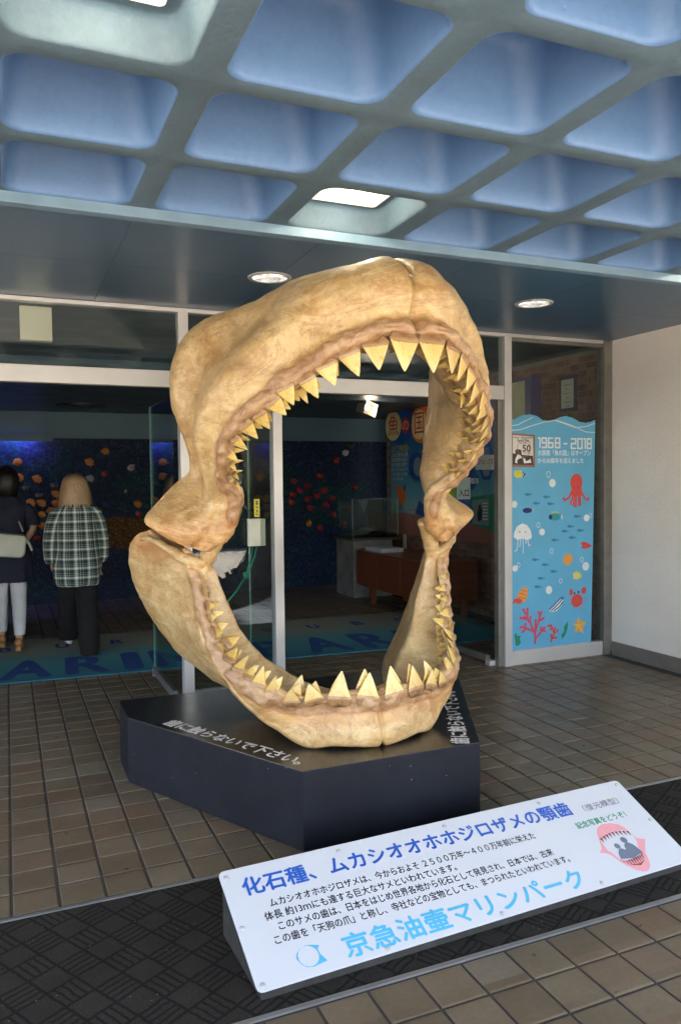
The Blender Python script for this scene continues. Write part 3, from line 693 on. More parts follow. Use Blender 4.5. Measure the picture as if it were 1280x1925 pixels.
# entrance notice and yellow sheet hung on the open right-hand door
dn = on_y(871, 925, 6.0)
nt_ = empty('entrance_notice', (dn.x, 6.0, dn.z), 'white and blue entrance notice hanging right of the jaw in the doorway', 'sign')
q0, q1 = on_y(859, 916, 6.0), on_y(884, 961, 6.0); w_ = (q1.x-q0.x); h_ = (q0.z-q1.z)
boxo('notice_sheet', (-w_/2, w_/2, -.003, .003, -.4*h_+.1*h_, h_*.5+.1*h_), M['whiteprint'], nt_)
boxo('notice_sheet', (-w_/2, w_/2, -.0028, .0032, -h_*.55-.1*h_, -.4*h_+.1*h_-.0005), M['bluep'], nt_, label='solid blue lower half of the notice')
text('lettering', '入口', M['ink'], lambda u, v, l: (u, -.0035-l, v), -w_*.38, -.04, w_*.76, h_*.3, .0005, nt_, .02)
MB().tube([(0, 0, h_*.6), (0, 0, 2.66-dn.z)], .003, 6).put('hanging_wire', M['black'], nt_)
q0, q1 = on_y(843, 911, 6.1), on_y(856, 943, 6.1)
yl = MB().box(q0.x, q1.x, 6.1, 6.104, q1.z, q0.z).put('yellow_sheet', flat('lime_sheet', (.45, .55, .05))); tag(yl, 'small lime yellow sheet hanging just left of the entrance notice', 'sheet')
MB().tube([((q0.x+q1.x)/2, 6.102, q0.z), ((q0.x+q1.x)/2, 6.102, HZ)], .002, 5).put('hanging_wire', M['black'], yl)
# framed certificate + cream display case on brick wall in the right bay
def wall_rect(p0, p1, x): a, b = on_x(*p0, x), on_x(*p1, x); return min(a.y, b.y), max(a.y, b.y), min(a.z, b.z), max(a.z, b.z)
y0, y1, z0, z1 = wall_rect((1051, 709), (1082, 772), XB-.02)
cf = MB().box(XB-.022, XB-.003, y0, y1, z0, z1).put('framed_certificate', simple('dark_blue_frame', (.03, .03, .08), .4)); tag(cf, 'framed certificate on the brick wall above the blue poster', 'picture frame')
boxo('certificate_sheet', (XB-.024, XB-.0225, y0+.03, y1-.03, z0+.035, z1-.035), simple('aged_paper', (.55, .54, .48), .6), cf)
for k in range(6): boxo('certificate_line', (XB-.0249, XB-.0242, y0+.07+.02*(k % 2), y1-.07-.02*(k % 2), z1-.09-.04*k, z1-.083-.04*k), M['greyprint'], cf)
y0, y1, z0, z1 = wall_rect((940, 720), (1001, 790), XB-.1)
dc = MB().box(XB-.12, XB-.003, y0, y1, z0-.3, z1).put('display_case', simple('violet_frame', (.07, .05, .2), .4)); tag(dc, 'wall display case with cream panel and violet edge behind the right bay glass', 'display case')
boxo('case_panel', (XB-.124, XB-.1205, y0+.1, y1-.02, z0-.25, z1-.03), simple('cream_panel', (.6, .56, .36), .5), dc)
# ---- aquarium on a stone pedestal
M['stone'] = simple('grey_stone_block', (.2, .19, .18), .6, var=.35, vs=5, bmp=.3)
pc = on_z(700, 1122)
pd = empty('stone_pedestal', (4.33, 9.12, 0), 'rough grey stone pedestal under the fish tank in the lobby', 'pedestal')
ztop = on_y(690, 1012, 9.12).z
boxo('block', (-.26, .3, 0, .56, 0, ztop-.03), M['stone'], pd, .006); boxo('slab', (-.285, .42, -.03, .58, ztop-.029, ztop), simple('dark_slab', (.08, .07, .06), .4), pd, .004)
zt = on_y(690, 938, 9.15).z
tk = empty('fish_tank', (4.3, 9.15, ztop), 'rectangular glass fish tank with gravel standing on the stone pedestal', 'aquarium')
hT = zt-ztop
for b in ((-.22, .42, 0, .008, .012, hT), (-.22, .42, .45, .458, .012, hT), (-.228, -.22, 0, .458, .012, hT), (.42, .428, 0, .458, .012, hT)): boxo('tank_wall', b, M['glass'], tk)
boxo('tank_base', (-.23, .43, -.002, .46, 0, .011), M['black'], tk)
for x in (-.228, .423): boxo('tank_edge', (x, x+.005, -.006, -.001, .012, hT), M['alu'], tk)
gm = MB(); n = 12
for i in range(n+1):
    for j in range(6): gm.v.append((-.2+.6*i/n, .02+.42*j/5, .03+.07*math.exp(-((i-7)/3)**2)+random.uniform(0, .02)))
for i in range(n):
    for j in range(5): a = i*6+j; gm.f.append((a, a+6, a+7, a+1))
gm.put('gravel', simple('pale_gravel', (.3, .27, .22), .8, var=.4, vs=90, bmp=.6), tk)
boxo('tank_back', (.2, .41, .40, .44, .02, hT-.02), M['black'], tk)
MB().add([(0, .36, hT-.01), (.17, .36, hT-.01), (.15, .36, hT-.09), (.1, .36, hT-.2), (.06, .36, hT-.1)], [(0, 1, 2, 3, 4)]).put('paper_cutout', M['greyprint'], tk)
# ---- wooden sideboard
fx = 4.02
ca, cb = on_x(672, 1098, fx), on_x(672, 1034, fx)
cyf = ca.y; zb_, zt_ = ca.z, cb.z
M['wood'] = None
def mat_wood(name, c1, c2, rough=.3):
    m, t, b = newmat(name); p = coords(t, 'Object', (1, 1, 14))
    n1 = noise(t, p, 3, 6, .6, 1.2); t.links.new(ramp(t, n1, [(.3, c1), (.7, c2)]), b.inputs['Base Color']); b.inputs['Roughness'].default_value = rough
    return m
M['wood'] = mat_wood('dark_cherry_veneer', (.13, .035, .015), (.22, .065, .026))
sb = empty('sideboard', (fx, cyf, 0), 'long low cherry wood sideboard on square legs against the brick wall', 'sideboard')
Ls = cyf-7.12
boxo('carcass', (0, .62, -Ls, 0, zb_, zt_-.022), M['wood'], sb, .003); boxo('top', (-.01, .63, -Ls-.01, .01, zt_-.021, zt_), M['wood'], sb, .003)
for k in range(3):
    boxo('door', (-.012, -.002, -Ls*(k+1)/3+.004, -Ls*k/3-.004, zb_+.02, zt_-.03), M['wood'], sb, .002)
for k in (1, 2): boxo('handle', (-.02, -.0125, -Ls*k/3-.05, -Ls*k/3-.02, (zb_+zt_)/2-.012, (zb_+zt_)/2+.012), M['black'], sb)
for x in (.05, .5):
    for y in (-.25, -Ls+.18): boxo('leg', (x, x+.06, y-.06, y, 0, zb_-.001), M['wood'], sb)
pt = on_x(722, 1018, fx+.15)
lt = MB().prism([(0, 0), (.3, 0), (.3, -.45), (0, -.45)], 0, .05).put('leaflet_tray', M['signwhite'], loc=(fx+.06, min(pt.y+.35, cyf-.1), zt_+.001), bevel=.005); tag(lt, 'white leaflet tray on the left end of the sideboard', 'tray')
MB().add([(-.02, .16, .002), (.16, .16, .002), (.16, .02, .006), (-.02, .02, .03)], [(0, 1, 2, 3)]).put('leaflet', M['whiteprint'], lt)
# ---- track spotlight
s0 = on_y(688, 765, 8.2)
sp = empty('track_spotlight', (s0.x, 8.2, s0.z), 'square metal track spotlight with a lit bulb in the lobby ceiling', 'spotlight')
MB().tube([(0, 0, .06), (0, 0, 2.42-s0.z)], .012).put('stem', M['alu'], sp)
boxo('mount', (-.045, .045, -.03, .03, .05, .1), M['black'], sp)
V = []; 
for y, h in ((-.09, .095), (.09, .06)): V += [(-h-.0, y, -h*.8-.02), (h, y, -h*.8-.02), (h, y, h*.8-.02), (-h, y, h*.8-.02)]
hd = MB().add(V, [(0, 1, 5, 4), (1, 2, 6, 5), (2, 3, 7, 6), (3, 0, 4, 7), (4, 5, 6, 7)]).put('lamp_head', simple('brass_steel', (.55, .48, .38), .3, .7), sp, rot=(.1, .25, .35))
MB().rings([[(r*math.cos(2*math.pi*k/12), r*math.sin(2*math.pi*k/12)-.03, z-.0) for k in range(12)] for r, z in ((.012, .03), (.03, .01), (.036, -.015), (.02, -.035))]).put('bulb', M['bulb'], sp, True)
pl_ = bpy.data.lights.new('spot_bulb', 'POINT'); pl_.energy = .6; pl_.color = (1, .85, .65); pl_.shadow_soft_size = .05
po = bpy.data.objects.new('spot_bulb', pl_); COL.objects.link(po); po.parent = sp; po.location = (0, -.12, -.08)

# ---- lobby door mat with lettering
ROTM = -math.radians(3.3)
def mat_doormat():
    m, t, b = newmat('teal_pile_mat'); p = coords(t, 'Object'); s = t.nodes.new('ShaderNodeSeparateXYZ'); t.links.new(p, s.inputs[0])
    w = math_(t, 'ADD', s.outputs[1], math_(t, 'MULTIPLY', math_(t, 'SUBTRACT', noise(t, p, 1.5, 3), .5), .25))
    c = ramp(t, math_(t, 'DIVIDE', w, 1.72), [(0, (.02, .15, .21)), (.3, (.045, .22, .26)), (.5, (.1, .24, .25)), (.62, (.22, .24, .2)), (1, (.24, .22, .18))])
    c = mix(t, .5, c, ramp(t, noise(t, p, 160, 3), [(.3, (.6, .6, .6)), (.7, (1.3, 1.3, 1.3))]), 'MULTIPLY')
    t.links.new(c, b.inputs['Base Color']); b.inputs['Roughness'].default_value = .95; bump(t, b, noise(t, p, 300, 2), .5, .003); return m
dm = MB().box(-1.2, 4.45, 0, 1.72, 0, .008).put('door_mat', mat_doormat(), loc=(0, 6.36, .0005), rot=(0, 0, ROTM)); tag(dm, 'long teal and beige door mat with blue capital letters inside the doorway', 'door mat')
M['matblue'] = simple('blue_pile', (.008, .05, .22), .95, bmp=.4, bs=200)
mf = lambda u, v, l: (u, v, .0083+l)
for ch, cx, w in (('M', -.45, .4), ('A', .095, .35), ('R', .56, .3), ('I', .915, .105), ('N', 1.26, .32), ('E', 1.66, .27), ('P', 2.12, .3), ('A', 2.62, .36), ('R', 3.12, .31), ('K', 3.6, .32)):
    text('mat_letter', ch, M['matblue'], mf, cx-w/2, .1, w, .62, .0006, dm, .05)
for k, ch in enumerate('ABURATSUBO'): text('mat_letter', ch, M['matblue'], mf, -.66+.487*k, 1.18, .11, .19, .0006, dm, .045)

# ================================================================== POSTER IN THE RIGHT BAY (stuck behind glass)
YP = YF+.009
def pp(px, py): p = on_y(px, py, YP); return p.x, p.z
def pf(u, v, l=0): return (u-4.2, -.0012-l, v-.12)
topw = []
tp = [(960, 789), (967, 788), (980, 781), (995, 779), (1008, 782), (1020, 790), (1030, 791), (1042, 789), (1052, 784), (1062, 782), (1075, 785), (1088, 793), (1100, 795), (1110, 793), (1118, 789)]
outl = [pp(*p) for p in tp]+[pp(1118, 800)]+[pp(1110, 1211), pp(1085, 1212), pp(1070, 1213), pp(959, 1229)]
po_ = empty('sea_poster', (4.2, YP, .12), 'tall light blue sea life poster filling the right glass bay', 'poster')
MB().prism([(x-4.2, z-.12) for x, z in outl], 0, .0012, lambda x, y, h: (x, -h, y)).put('poster_sheet', simple('poster_blue', (.12, .42, .66), .45, var=.07, vs=3), po_)
def pshape(pts, mat, lift, name='printed_figure', label=None): return shape(name, [pp(*p) for p in pts], mat, pf, lift, po_, label)
def pell(px, py, rx, ry, mat, lift, name='printed_figure', label=None):
    x, z = pp(px, py); x2 = pp(px+rx, py)[0]; z2 = pp(px, py-ry)[1]; return shape(name, circ(x, z, x2-x, z2-z), mat, pf, lift, po_, label)
def ptext(body, px0, py0, px1, py1, mat, lift=.0012, off=.01, name='lettering'):
    """py are the bottom-left and top-right"""
    x0, z0 = pp(px0, py0); x1, _ = pp(px1, py0); _, z1 = pp((px0+px1)/2, py1); zr = pp(px1, py0)[1]
    return text(name, body, mat, pf, x0, z0, x1-x0, z1-z0, lift, po_, off)
W_ = M['whiteprint']
# wave lines
for tl in ([(960, 800), (972, 799), (985, 792), (1000, 785)], [(960, 809), (976, 808), (1000, 800), (1020, 794), (1045, 790), (1075, 800), (1100, 812), (1117, 813)], [(1045, 791), (1062, 797), (1080, 804), (1100, 802), (1117, 796)]):
    strokes('wave_line', [[pp(*p) for p in tl]], .006, W_, pf, .0005, po_)
# stamp
st = [pp(961, 815), pp(1005, 818), pp(1005, 878), pp(962, 877)]
shape('stamp', st, simple('stamp_brown', (.3, .15, .08), .5), pf, .0006, po_, label='commemorative stamp print with brown toothed edge')
teeth_ = []
for k in range(12):
    pell(963+k*3.6, 814.5+k*.27, 1, 1, bpy.data.materials['stamp_brown'], .0006, 'stamp_tooth'); pell(963+k*3.6, 877.5, 1, 1, bpy.data.materials['stamp_brown'], .0006, 'stamp_tooth')
pshape([(963, 818), (1001, 821), (1002, 874), (963, 873)], M['cream'] and simple('stamp_paper', (.68, .66, .62), .5), .0009, 'stamp_field')
DK = simple('stamp_dark', (.06, .035, .03), .5)
pshape([(963, 852), (968, 853), (968, 846), (972, 844), (979, 846), (980, 855), (1001, 857), (1002, 874), (963, 873)], DK, .0012, 'stamp_scene')
pshape([(967, 870), (968, 862), (972, 854), (977, 856), (981, 861), (975, 862), (971, 866), (972, 871)], W_, .0015, 'stamp_dolphin'); pshape([(982, 861), (986, 862), (988, 867), (993, 865), (996, 862), (998, 870), (984, 871)], W_, .0015, 'stamp_seal')
for ln, a in (('Keikyu Aburatsubo', (964.5, 825, 1000, 820.5)), ('Marine Park', (971, 830.5, 994, 825.8)), ('since1968', (975.5, 834, 989, 831)), ('50', (981.5, 849, 996, 836.5)), ('Anniversary', (982, 853, 996, 850.3))):
    ptext(ln, *a, DK, .0015, .02 if ln != '50' else .03)
ringo('stamp_wreath', *pp(984, 842), .066, .075, .005, bpy.data.materials['stamp_brown'], pf, .0013, po_)
# seven-segment style year lettering
SEG = {'1': ['r', 'tl'], '9': ['t', 'l1', 'r', 'm', 'b'], '6': ['t', 'l', 'm', 'b', 'r2'], '8': ['t', 'l', 'r', 'm', 'b'], '2': ['t', 'r1', 'm', 'l2', 'b'], '0': ['t', 'l', 'r', 'b']}
def seg(ch, x0, x1, yt, yb):
    ym = (yt+yb)/2; L = {'t': [(x0, yt), (x1, yt)], 'b': [(x0, yb), (x1, yb)], 'm': [(x0, ym), (x1, ym)], 'l': [(x0, yt), (x0, yb)], 'r': [(x1, yt), (x1, yb)], 'l1': [(x0, yt), (x0, ym)], 'l2': [(x0, ym), (x0, yb)],
         'r1': [(x1, yt), (x1, ym)], 'r2': [(x1, ym), (x1, yb)], 'tl': [(x1-3, yt), (x1, yt)]}
    return strokes('year_digit', [[pp(*q) for q in L[s]] for s in SEG[ch]], .013, W_, pf, .0012, po_)
xx = [(1009, 1014), (1018, 1026), (1030, 1038), (1043, 1051)]
for ch, (a, b) in zip('1968', xx): seg(ch, a, b, 823.5+(a-1009)*.012, 841+(a-1009)*.012)
for ch, (a, b) in zip('2018', [(1073, 1081), (1085, 1093), (1095, 1099), (1103, 1110)]): seg(ch, a, b, 825, 843)
strokes('year_dash', [[pp(1059, 834), pp(1065, 834)]], .012, W_, pf, .0012, po_)
ptext('水族館「魚の国」はオープン', 1010, 856.5, 1109, 846, W_, .0012, .015); ptext('から50周年を迎えました', 1010, 871, 1096, 861, W_, .0012, .015)
# bubbles
for x, y in ((1030, 879.5),): pass
for x, y, r in ((1030, 892), (1011, 987), (1036, 1037), (1093, 1052), (1053, 1092), (1108, 968), (973, 1062)) and ((1030, 892, 5.5), (1011, 987, 4.5), (1036, 1036, 4.5), (1093, 1052, 4.7), (1053, 1092, 4.3), (1109, 969, 4), (974, 1062, 4)):
    ringo('bubble', *pp(x, y), .011*r/2.9, .012*r/2.9+.004, .004, W_, pf, .0008, po_)
for x, y, r in ((1037.5, 908, 6), (1018, 1000, 5.3), (966, 948, 5.5), (1101.5, 973.5, 5.3), (1100, 1064.5, 6.2), (1031, 1109, 6), (967.5, 1068.5, 5)): pell(x, y, r, r*1.3 if r > 5.5 else r*1.2, W_, .001, 'bubble')
# octopus
RED = flat('coral_red_print', (.62, .07, .06))
pell(1082.5, 907, 11.5, 16.5, RED, .0008, 'octopus', 'red octopus print'); pshape([(1074, 917), (1092, 917), (1095, 932), (1070, 932)], RED, .0010, 'octopus')
for k, pts in enumerate(([(1073, 925), (1068, 936), (1060, 941), (1058, 936)], [(1092, 925), (1098, 936), (1104, 940), (1106, 936)], [(1076, 930), (1072, 948)], [(1079, 930), (1077, 951)], [(1082, 930), (1081, 953)], [(1086, 930), (1087, 951)], [(1089, 930), (1090, 949)])):
    strokes('octopus_arm', [[pp(*p) for p in pts]], .017, RED, pf, .0012+.0001*k, po_)
pell(1078, 917, 1, 1.4, M['ink'], .002, 'eye'); pell(1086, 917, 1, 1.4, M['ink'], .002, 'eye')
# jellyfish
pshape([(965, 1010), (966, 1000), (971, 990), (981, 984), (990, 987), (996, 996), (999, 1008), (997, 1013), (990, 1015), (982, 1012), (972, 1015)], W_, .0008, 'jellyfish', 'white smiling jellyfish print')
for pts in ([(973, 1014), (971, 1034), (967, 1036)], [(978, 1014), (976, 1028)], [(982, 1012), (983, 1040)], [(987, 1013), (988, 1022)], [(991, 1014), (993, 1026), (996, 1024)]): strokes('jellyfish_arm', [[pp(*p) for p in pts]], .007, W_, pf, .001, po_)
pell(976, 1000, 1, 1.5, M['ink'], .0015, 'eye'); pell(987, 1000, 1, 1.5, M['ink'], .0015, 'eye')
# little blue fish
BF = flat('mid_blue_print', (.03, .2, .4))
for x, y in ((991, 929.5), (1025.5, 934), (1006.5, 946), (1033, 947), (1083, 970.5), (1070.5, 989.5), (1089, 997), (1060, 998.5), (1073.5, 1010.5), (1041, 1015), (1004.5, 1052), (1023, 1061.5), (1039, 1074), (1015, 1087), (1009, 1103)):
    pshape([(x-6, y), (x-3, y-2.6), (x+2, y-2.4), (x+5, y-.6), (x+8, y-2.3), (x+7.4, y+.2), (x+8, y+2), (x+5, y+.9), (x+1, y+2.8), (x-3, y+2.5)], BF, .0008, 'small_fish')
YL = flat('lemon_print', (.68, .6, .08)); OR = flat('tangerine_print', (.75, .33, .07)); NV = flat('navy_print', (.01, .02, .16)); TE = flat('teal_print', (.03, .3, .36)); PK = flat('rose_print', (.6, .08, .15))
pshape([(965, 886), (970, 884), (980, 884), (981, 898), (970, 898), (965, 894)], YL, .0008, 'butterfly_fish'); pshape([(981, 886), (988, 893), (981, 898), (984, 892)], M['ink'], .001, 'butterfly_fish'); pshape([(983, 889), (989, 894), (982, 897)], W_, .0009, 'butterfly_fish')
pell(990.5, 959.5, 9, 5, NV, .0008, 'navy_fish'); pshape([(999, 959), (1003, 956), (1002, 962)], YL, .0009, 'navy_fish')
pell(1043, 971.5, 11, 7, TE, .0008, 'parrot_fish'); pshape([(1035, 966), (1040, 961), (1048, 963), (1052, 968)], YL, .0007, 'parrot_fish'); pell(1034, 972, 3.5, 5, NV, .001, 'parrot_fish'); pshape([(1053, 971), (1056, 967), (1056, 977)], W_, .0009, 'parrot_fish')
pshape([(1090, 1021), (1096, 1018), (1103, 1020), (1112, 1026), (1104, 1031), (1096, 1032), (1091, 1029), (1094, 1025)], RED, .0008, 'red_fish')
pshape([(1058, 1048), (1064, 1041), (1074, 1042), (1076, 1052), (1070, 1062), (1061, 1062), (1057, 1055)], OR, .0008, 'orange_fish')
pshape([(1076, 1078), (1083, 1073), (1089, 1077), (1094, 1083), (1086, 1089), (1077, 1089)], YL, .0008, 'yellow_fish')
for k in range(4): strokes('fish_stripe', [[pp(1077, 1078+k*3), pp(1088, 1079+k*2.6)]], .003, W_, pf, .001, po_)
# hermit crab
pshape([(968, 1127), (976, 1112), (985, 1103), (990, 1103), (991, 1118), (986, 1132), (976, 1131)], OR, .0008, 'hermit_crab'); strokes('shell_stripe', [[pp(974, 1115), pp(990, 1119)], [pp(979, 1109), pp(990, 1112)], [pp(971, 1121), pp(989, 1126)]], .008, M['orangep'], pf, .001, po_)
pshape([(961, 1136), (966, 1126), (974, 1124), (981, 1128), (979, 1134), (974, 1136), (970, 1133), (965, 1134)], RED, .0012, 'hermit_crab')
# crab
pell(1083.5, 1129, 10.5, 12.5, RED, .0008, 'crab', 'red crab print'); pell(1072.5, 1113, 3.5, 6.5, RED, .0009, 'crab'); pell(1096.5, 1110, 5, 6.5, RED, .0009, 'crab')
strokes('crab_leg', [[pp(*a), pp(*b)] for a, b in (((1076, 1122), (1072, 1117)), ((1092, 1120), (1096, 1115)), ((1073, 1126), (1069, 1124)), ((1073, 1130), (1069, 1130)), ((1074, 1135), (1070, 1137)), ((1094, 1126), (1100, 1122)), ((1094, 1130), (1099, 1130)), ((1093, 1135), (1097, 1138)), ((1079, 1140), (1077, 1143)), ((1089, 1140), (1092, 1143)))], .005, RED, pf, .0009, po_)
pell(1079, 1115, 1.4, 2.4, M['ink'], .0012, 'eye'); pell(1086.5, 1113, 1.6, 2.6, M['ink'], .0012, 'eye')
# sea slug
pshape([(1031, 1147), (1040, 1139), (1050, 1126), (1056, 1122), (1058, 1130), (1052, 1142), (1044, 1149), (1035, 1150)], W_, .0008, 'sea_slug')
strokes('slug_stripe', [[pp(1032, 1146), pp(1043, 1135), pp(1053, 1124)], [pp(1035, 1148), pp(1047, 1137), pp(1056, 1126)], [pp(1040, 1148), pp(1050, 1141), pp(1057, 1131)]], .009, NV, pf, .001, po_); pell(1056, 1124, 3, 3.4, BF, .0011, 'sea_slug')
# corals
def coral(name, lines, w, mat):
    strokes(name, [[pp(*p) for p in l] for l in lines], w, mat, pf, .0008, po_)
f2 = lambda x, y: (950+x/7.11, 1000+y/7.11)
coral('pink_coral', [[f2(*p) for p in l] for l in ([(390, 1490), (390, 1370), (330, 1220), (250, 1130)], [(290, 1160), (290, 1020)], [(270, 1100), (230, 1030)], [(300, 1170), (190, 1145)], [(330, 1130), (320, 1200)], [(390, 1370), (400, 1170)], [(390, 1340), (440, 1190), (455, 1120), (435, 1065)], [(455, 1120), (480, 1060)], [(440, 1190), (510, 1150)], [(370, 1330), (260, 1280), (190, 1270)], [(260, 1280), (260, 1220)], [(270, 1290), (220, 1340)], [(400, 1420), (480, 1320), (520, 1270)], [(480, 1320), (530, 1320)], [(470, 1310), (470, 1270)])], .02, PK)
coral('red_coral', [[f2(*p) for p in l] for l in ([(605, 1470), (620, 1400), (650, 1350), (600, 1240)], [(600, 1260), (560, 1250)], [(620, 1290), (590, 1300)], [(650, 1350), (700, 1310)], [(640, 1340), (660, 1280)], [(620, 1420), (680, 1410)], [(615, 1420), (600, 1370)])], .017, RED)
pshape([f2(*p) for p in ((750, 1440), (740, 1370), (775, 1340), (780, 1260), (830, 1190), (825, 1280), (800, 1360))], M['greenprint'], .0008, 'seaweed')
pshape([f2(*p) for p in ((130, 1520), (125, 1450), (110, 1370), (140, 1350), (155, 1390), (200, 1380), (185, 1430), (200, 1480), (170, 1520))], M['greenprint'], .0008, 'seaweed')
pshape([f2(*p) for p in ((970, 1125), (995, 1190), (1080, 1205), (1030, 1265), (1030, 1360), (970, 1320), (920, 1360), (935, 1270), (895, 1230), (950, 1200))], OR, .0008, 'starfish', 'orange starfish print')
strokes('starfish_line', [[pp(*f2(970, 1245)), pp(*f2(*q))] for q in ((970, 1150), (1060, 1215), (1020, 1330), (935, 1330), (915, 1240))], .006, YL, pf, .001, po_)

# ================================================================== PLINTH
PLC = [(.53, 4.30), (.53, 3.975), (1.07, 2.92), (1.91, 2.92), (2.45, 3.975), (2.45, 4.30)]
pl = empty('display_plinth', (1.49, 3.6, 0), 'low black six sided plinth with white lettering under the shark jaw', 'plinth')
def inset(poly, d, c=(1.49, 3.6)):
    return [((x-c[0])*(1-d)+c[0]-0, (y-c[1])*(1-d)+c[1]) for x, y in poly]
LP = [(x-1.49, y-3.6) for x, y in PLC]
MB().prism(LP, 0.002, .3295).put('plinth_body', M['plinthside'], pl, bevel=.004)
# top sheet sits just inside the body's edge
MB().prism([(x*.999, y*.999) for x, y in LP], .3297, .333).put('plinth_top', M['plinth'], pl, bevel=.0015)
def edge_frame(a, b):
    a, b = Vector((*a, 0)), Vector((*b, 0)); d = (b-a).normalized(); n = Vector((-d.y, d.x, 0))
    if n.dot(Vector((1.49, 3.6, 0))-a) < 0: n = -n
    return lambda u, v, l: tuple(a+d*u+n*v+Vector((-1.49, -3.6, .3332+l)))
l0, l1 = on_z(300, 1362, .333), on_z(553, 1440, .333)
ef = edge_frame(PLC[1], PLC[2]); A0 = Vector((*PLC[1], 0)); DD = (Vector((*PLC[2], 0))-A0).normalized()
u0 = (Vector((l0.x, l0.y, 0))-A0).dot(DD); u1 = (Vector((l1.x, l1.y, 0))-A0).dot(DD)
text('lettering', '歯に触らないで下さい。', M['letterwhite'], ef, u0, .035, u1-u0, .085, .0004, pl, .03)
ef = edge_frame(PLC[3], PLC[4]); A0 = Vector((*PLC[3], 0)); DD = (Vector((*PLC[4], 0))-A0).normalized()
l0, l1 = on_z(872, 1398, .333), on_z(868, 1300, .333)
u0 = (Vector((l0.x, l0.y, 0))-A0).dot(DD); u1 = (Vector((l1.x, l1.y, 0))-A0).dot(DD)
text('lettering', '歯に触らないで下さい。', M['letterwhite'], ef, u0, .045, u1-u0, .085, .0004, pl, .03)

# ================================================================== SHARK JAW
X0 = 1.49
def V3(*a): return np.array(a, float)
def PY_(px, py, y): p = on_y(px, py, y); return V3(p.x, p.y, p.z)
def catmull(P, s, axis=0, periodic=False):
    P = np.moveaxis(np.asarray(P, float), axis, 0); n = len(P); i = np.floor(s).astype(int)
    if not periodic: i = np.clip(i, 0, n-2)
    f = s-i
    def g(k):
        return P[k % n] if periodic else P[np.clip(k, 0, n-1)]
    p0, p1, p2, p3 = g(i-1), g(i), g(i+1), g(i+2); sh = (-1,)+(1,)*(P.ndim-1); f = f.reshape(sh)
    r = .5*((2*p1)+(-p0+p2)*f+(2*p0-5*p1+4*p2-p3)*f**2+(-p0+3*p1-3*p2+p3)*f**3)
    return np.moveaxis(r, 0, axis)
UG = [V3(1.49, 2.694, 2.07), V3(1.379, 2.69, 2.079), V3(1.282, 2.724, 2.048), V3(1.20, 2.79, 2.014), V3(1.129, 2.838, 1.966), V3(1.063, 2.90, 1.909), V3(1.013, 2.948, 1.871),
      V3(.971, 2.99, 1.822), V3(.913, 3.057, 1.773), V3(.868, 3.138, 1.713), V3(.85, 3.219, 1.651), V3(.862, 3.30, 1.56), V3(.895, 3.376, 1.494), PY_(452, 940, 3.44), PY_(447, 975, 3.5), PY_(430, 1010, 3.55), PY_(395, 1038, 3.6)]
UB = [V3(1.49, 2.95, 2.33), PY_(725, 500, 2.98), PY_(670, 508, 3.05), PY_(602, 521, 3.16), PY_(537, 538, 3.28), PY_(482, 563, 3.42), PY_(428, 577, 3.58), PY_(378, 598, 3.70), PY_(338, 630, 3.80),
      PY_(315, 690, 3.88), PY_(318, 765, 3.89), PY_(340, 825, 3.86), PY_(350, 885, 3.83), PY_(320, 917, 3.84), PY_(285, 953, 3.78), PY_(268, 985, 3.70), PY_(305, 1012, 3.68)]
def lerpt(tab, n):
    ks = sorted(tab); out = []
    for i in range(n):
        for a, b in zip(ks[:-1], ks[1:]):
            if a <= i <= b:
                f = (i-a)/(b-a); out.append([x+(y-x)*f for x, y in zip(tab[a], tab[b])]); break
    return out
C0 = V3(1.49, 3.6, 1.35)
def frames(G, B):
    out = []
    n = len(G)
    for i in range(n):
        T = G[min(i+1, n-1)]-G[max(i-1, 0)]
        if i == 0: T = V3(-1, 0, 0)
        T = T/np.linalg.norm(T); D = B[i]-G[i]; L = np.linalg.norm(D); D = D/L
        Nn = np.cross(T, D); Nn /= np.linalg.norm(Nn)
        if out and Nn@out[-1][1] < 0: Nn = -Nn
        if not out and Nn@(G[i]-C0) < 0: Nn = -Nn
        out.append((D, Nn, L))
    # smooth the normals a little
    Ns = np.array([f[1] for f in out]); S = Ns.copy()
    for _ in range(2):
        S[1:-1] = (S[:-2]+2*S[1:-1]+S[2:])/4
    S /= np.linalg.norm(S, axis=1)[:, None]
    return [(f[0], s, f[2]) for f, s in zip(out, S)]
# u3,b,m,e,te,tm,ur,tr,bed
UP = lerpt({0: (.36, .10, .13, .07, .10, .24, .38, .20, .12), 3: (.34, .105, .125, .07, .09, .2, .36, .16, .11), 6: (.3, .095, .025, .01, .05, .08, .32, .13, .09), 9: (.26, .075, -.045, .0, .045, .055, .28, .12, .08),
            12: (.3, .05, -.02, 0, .05, .09, .3, .10, .06), 14: (.35, .06, .035, .03, .13, .16, .35, .08, .05), 16: (.4, .03, .02, 0, .04, .05, .4, .04, .03)}, 17)
def upper_ctrl():
    R = []
    for G, B, (D, Nn, L), (u3, b, m, e, te, tm, ur, tr, bed) in zip(UG, UB, frames(UG, UB), UP):
        pts = [(0, -.008), (.018, .017), (.055, .021), (.095, .02), (u3*L, b), (.6*L, m), (.88*L, e), (L, e-te*.5), (.9*L, e-te), (.62*L, m-tm), (ur*L, -tr), (.5*ur*L, -bed), (.02, -.055)]
        R.append([G+D*u+Nn*v for u, v in pts])
    return np.array(R)
LG = [V3(1.49, 3.055, .552), V3(1.40, 3.055, .558), V3(1.31, 3.08, .555), V3(1.22, 3.12, .54), V3(1.125, 3.165, .54), V3(1.014, 3.225, .58), V3(.947, 3.314, .636), V3(.898, 3.443, .697), V3(.86, 3.533, .806),
      V3(.834, 3.571, .902), V3(.828, 3.61, 1.01), PY_(367, 1075, 3.64), PY_(358, 1054, 3.66), PY_(345, 1047, 3.68)]
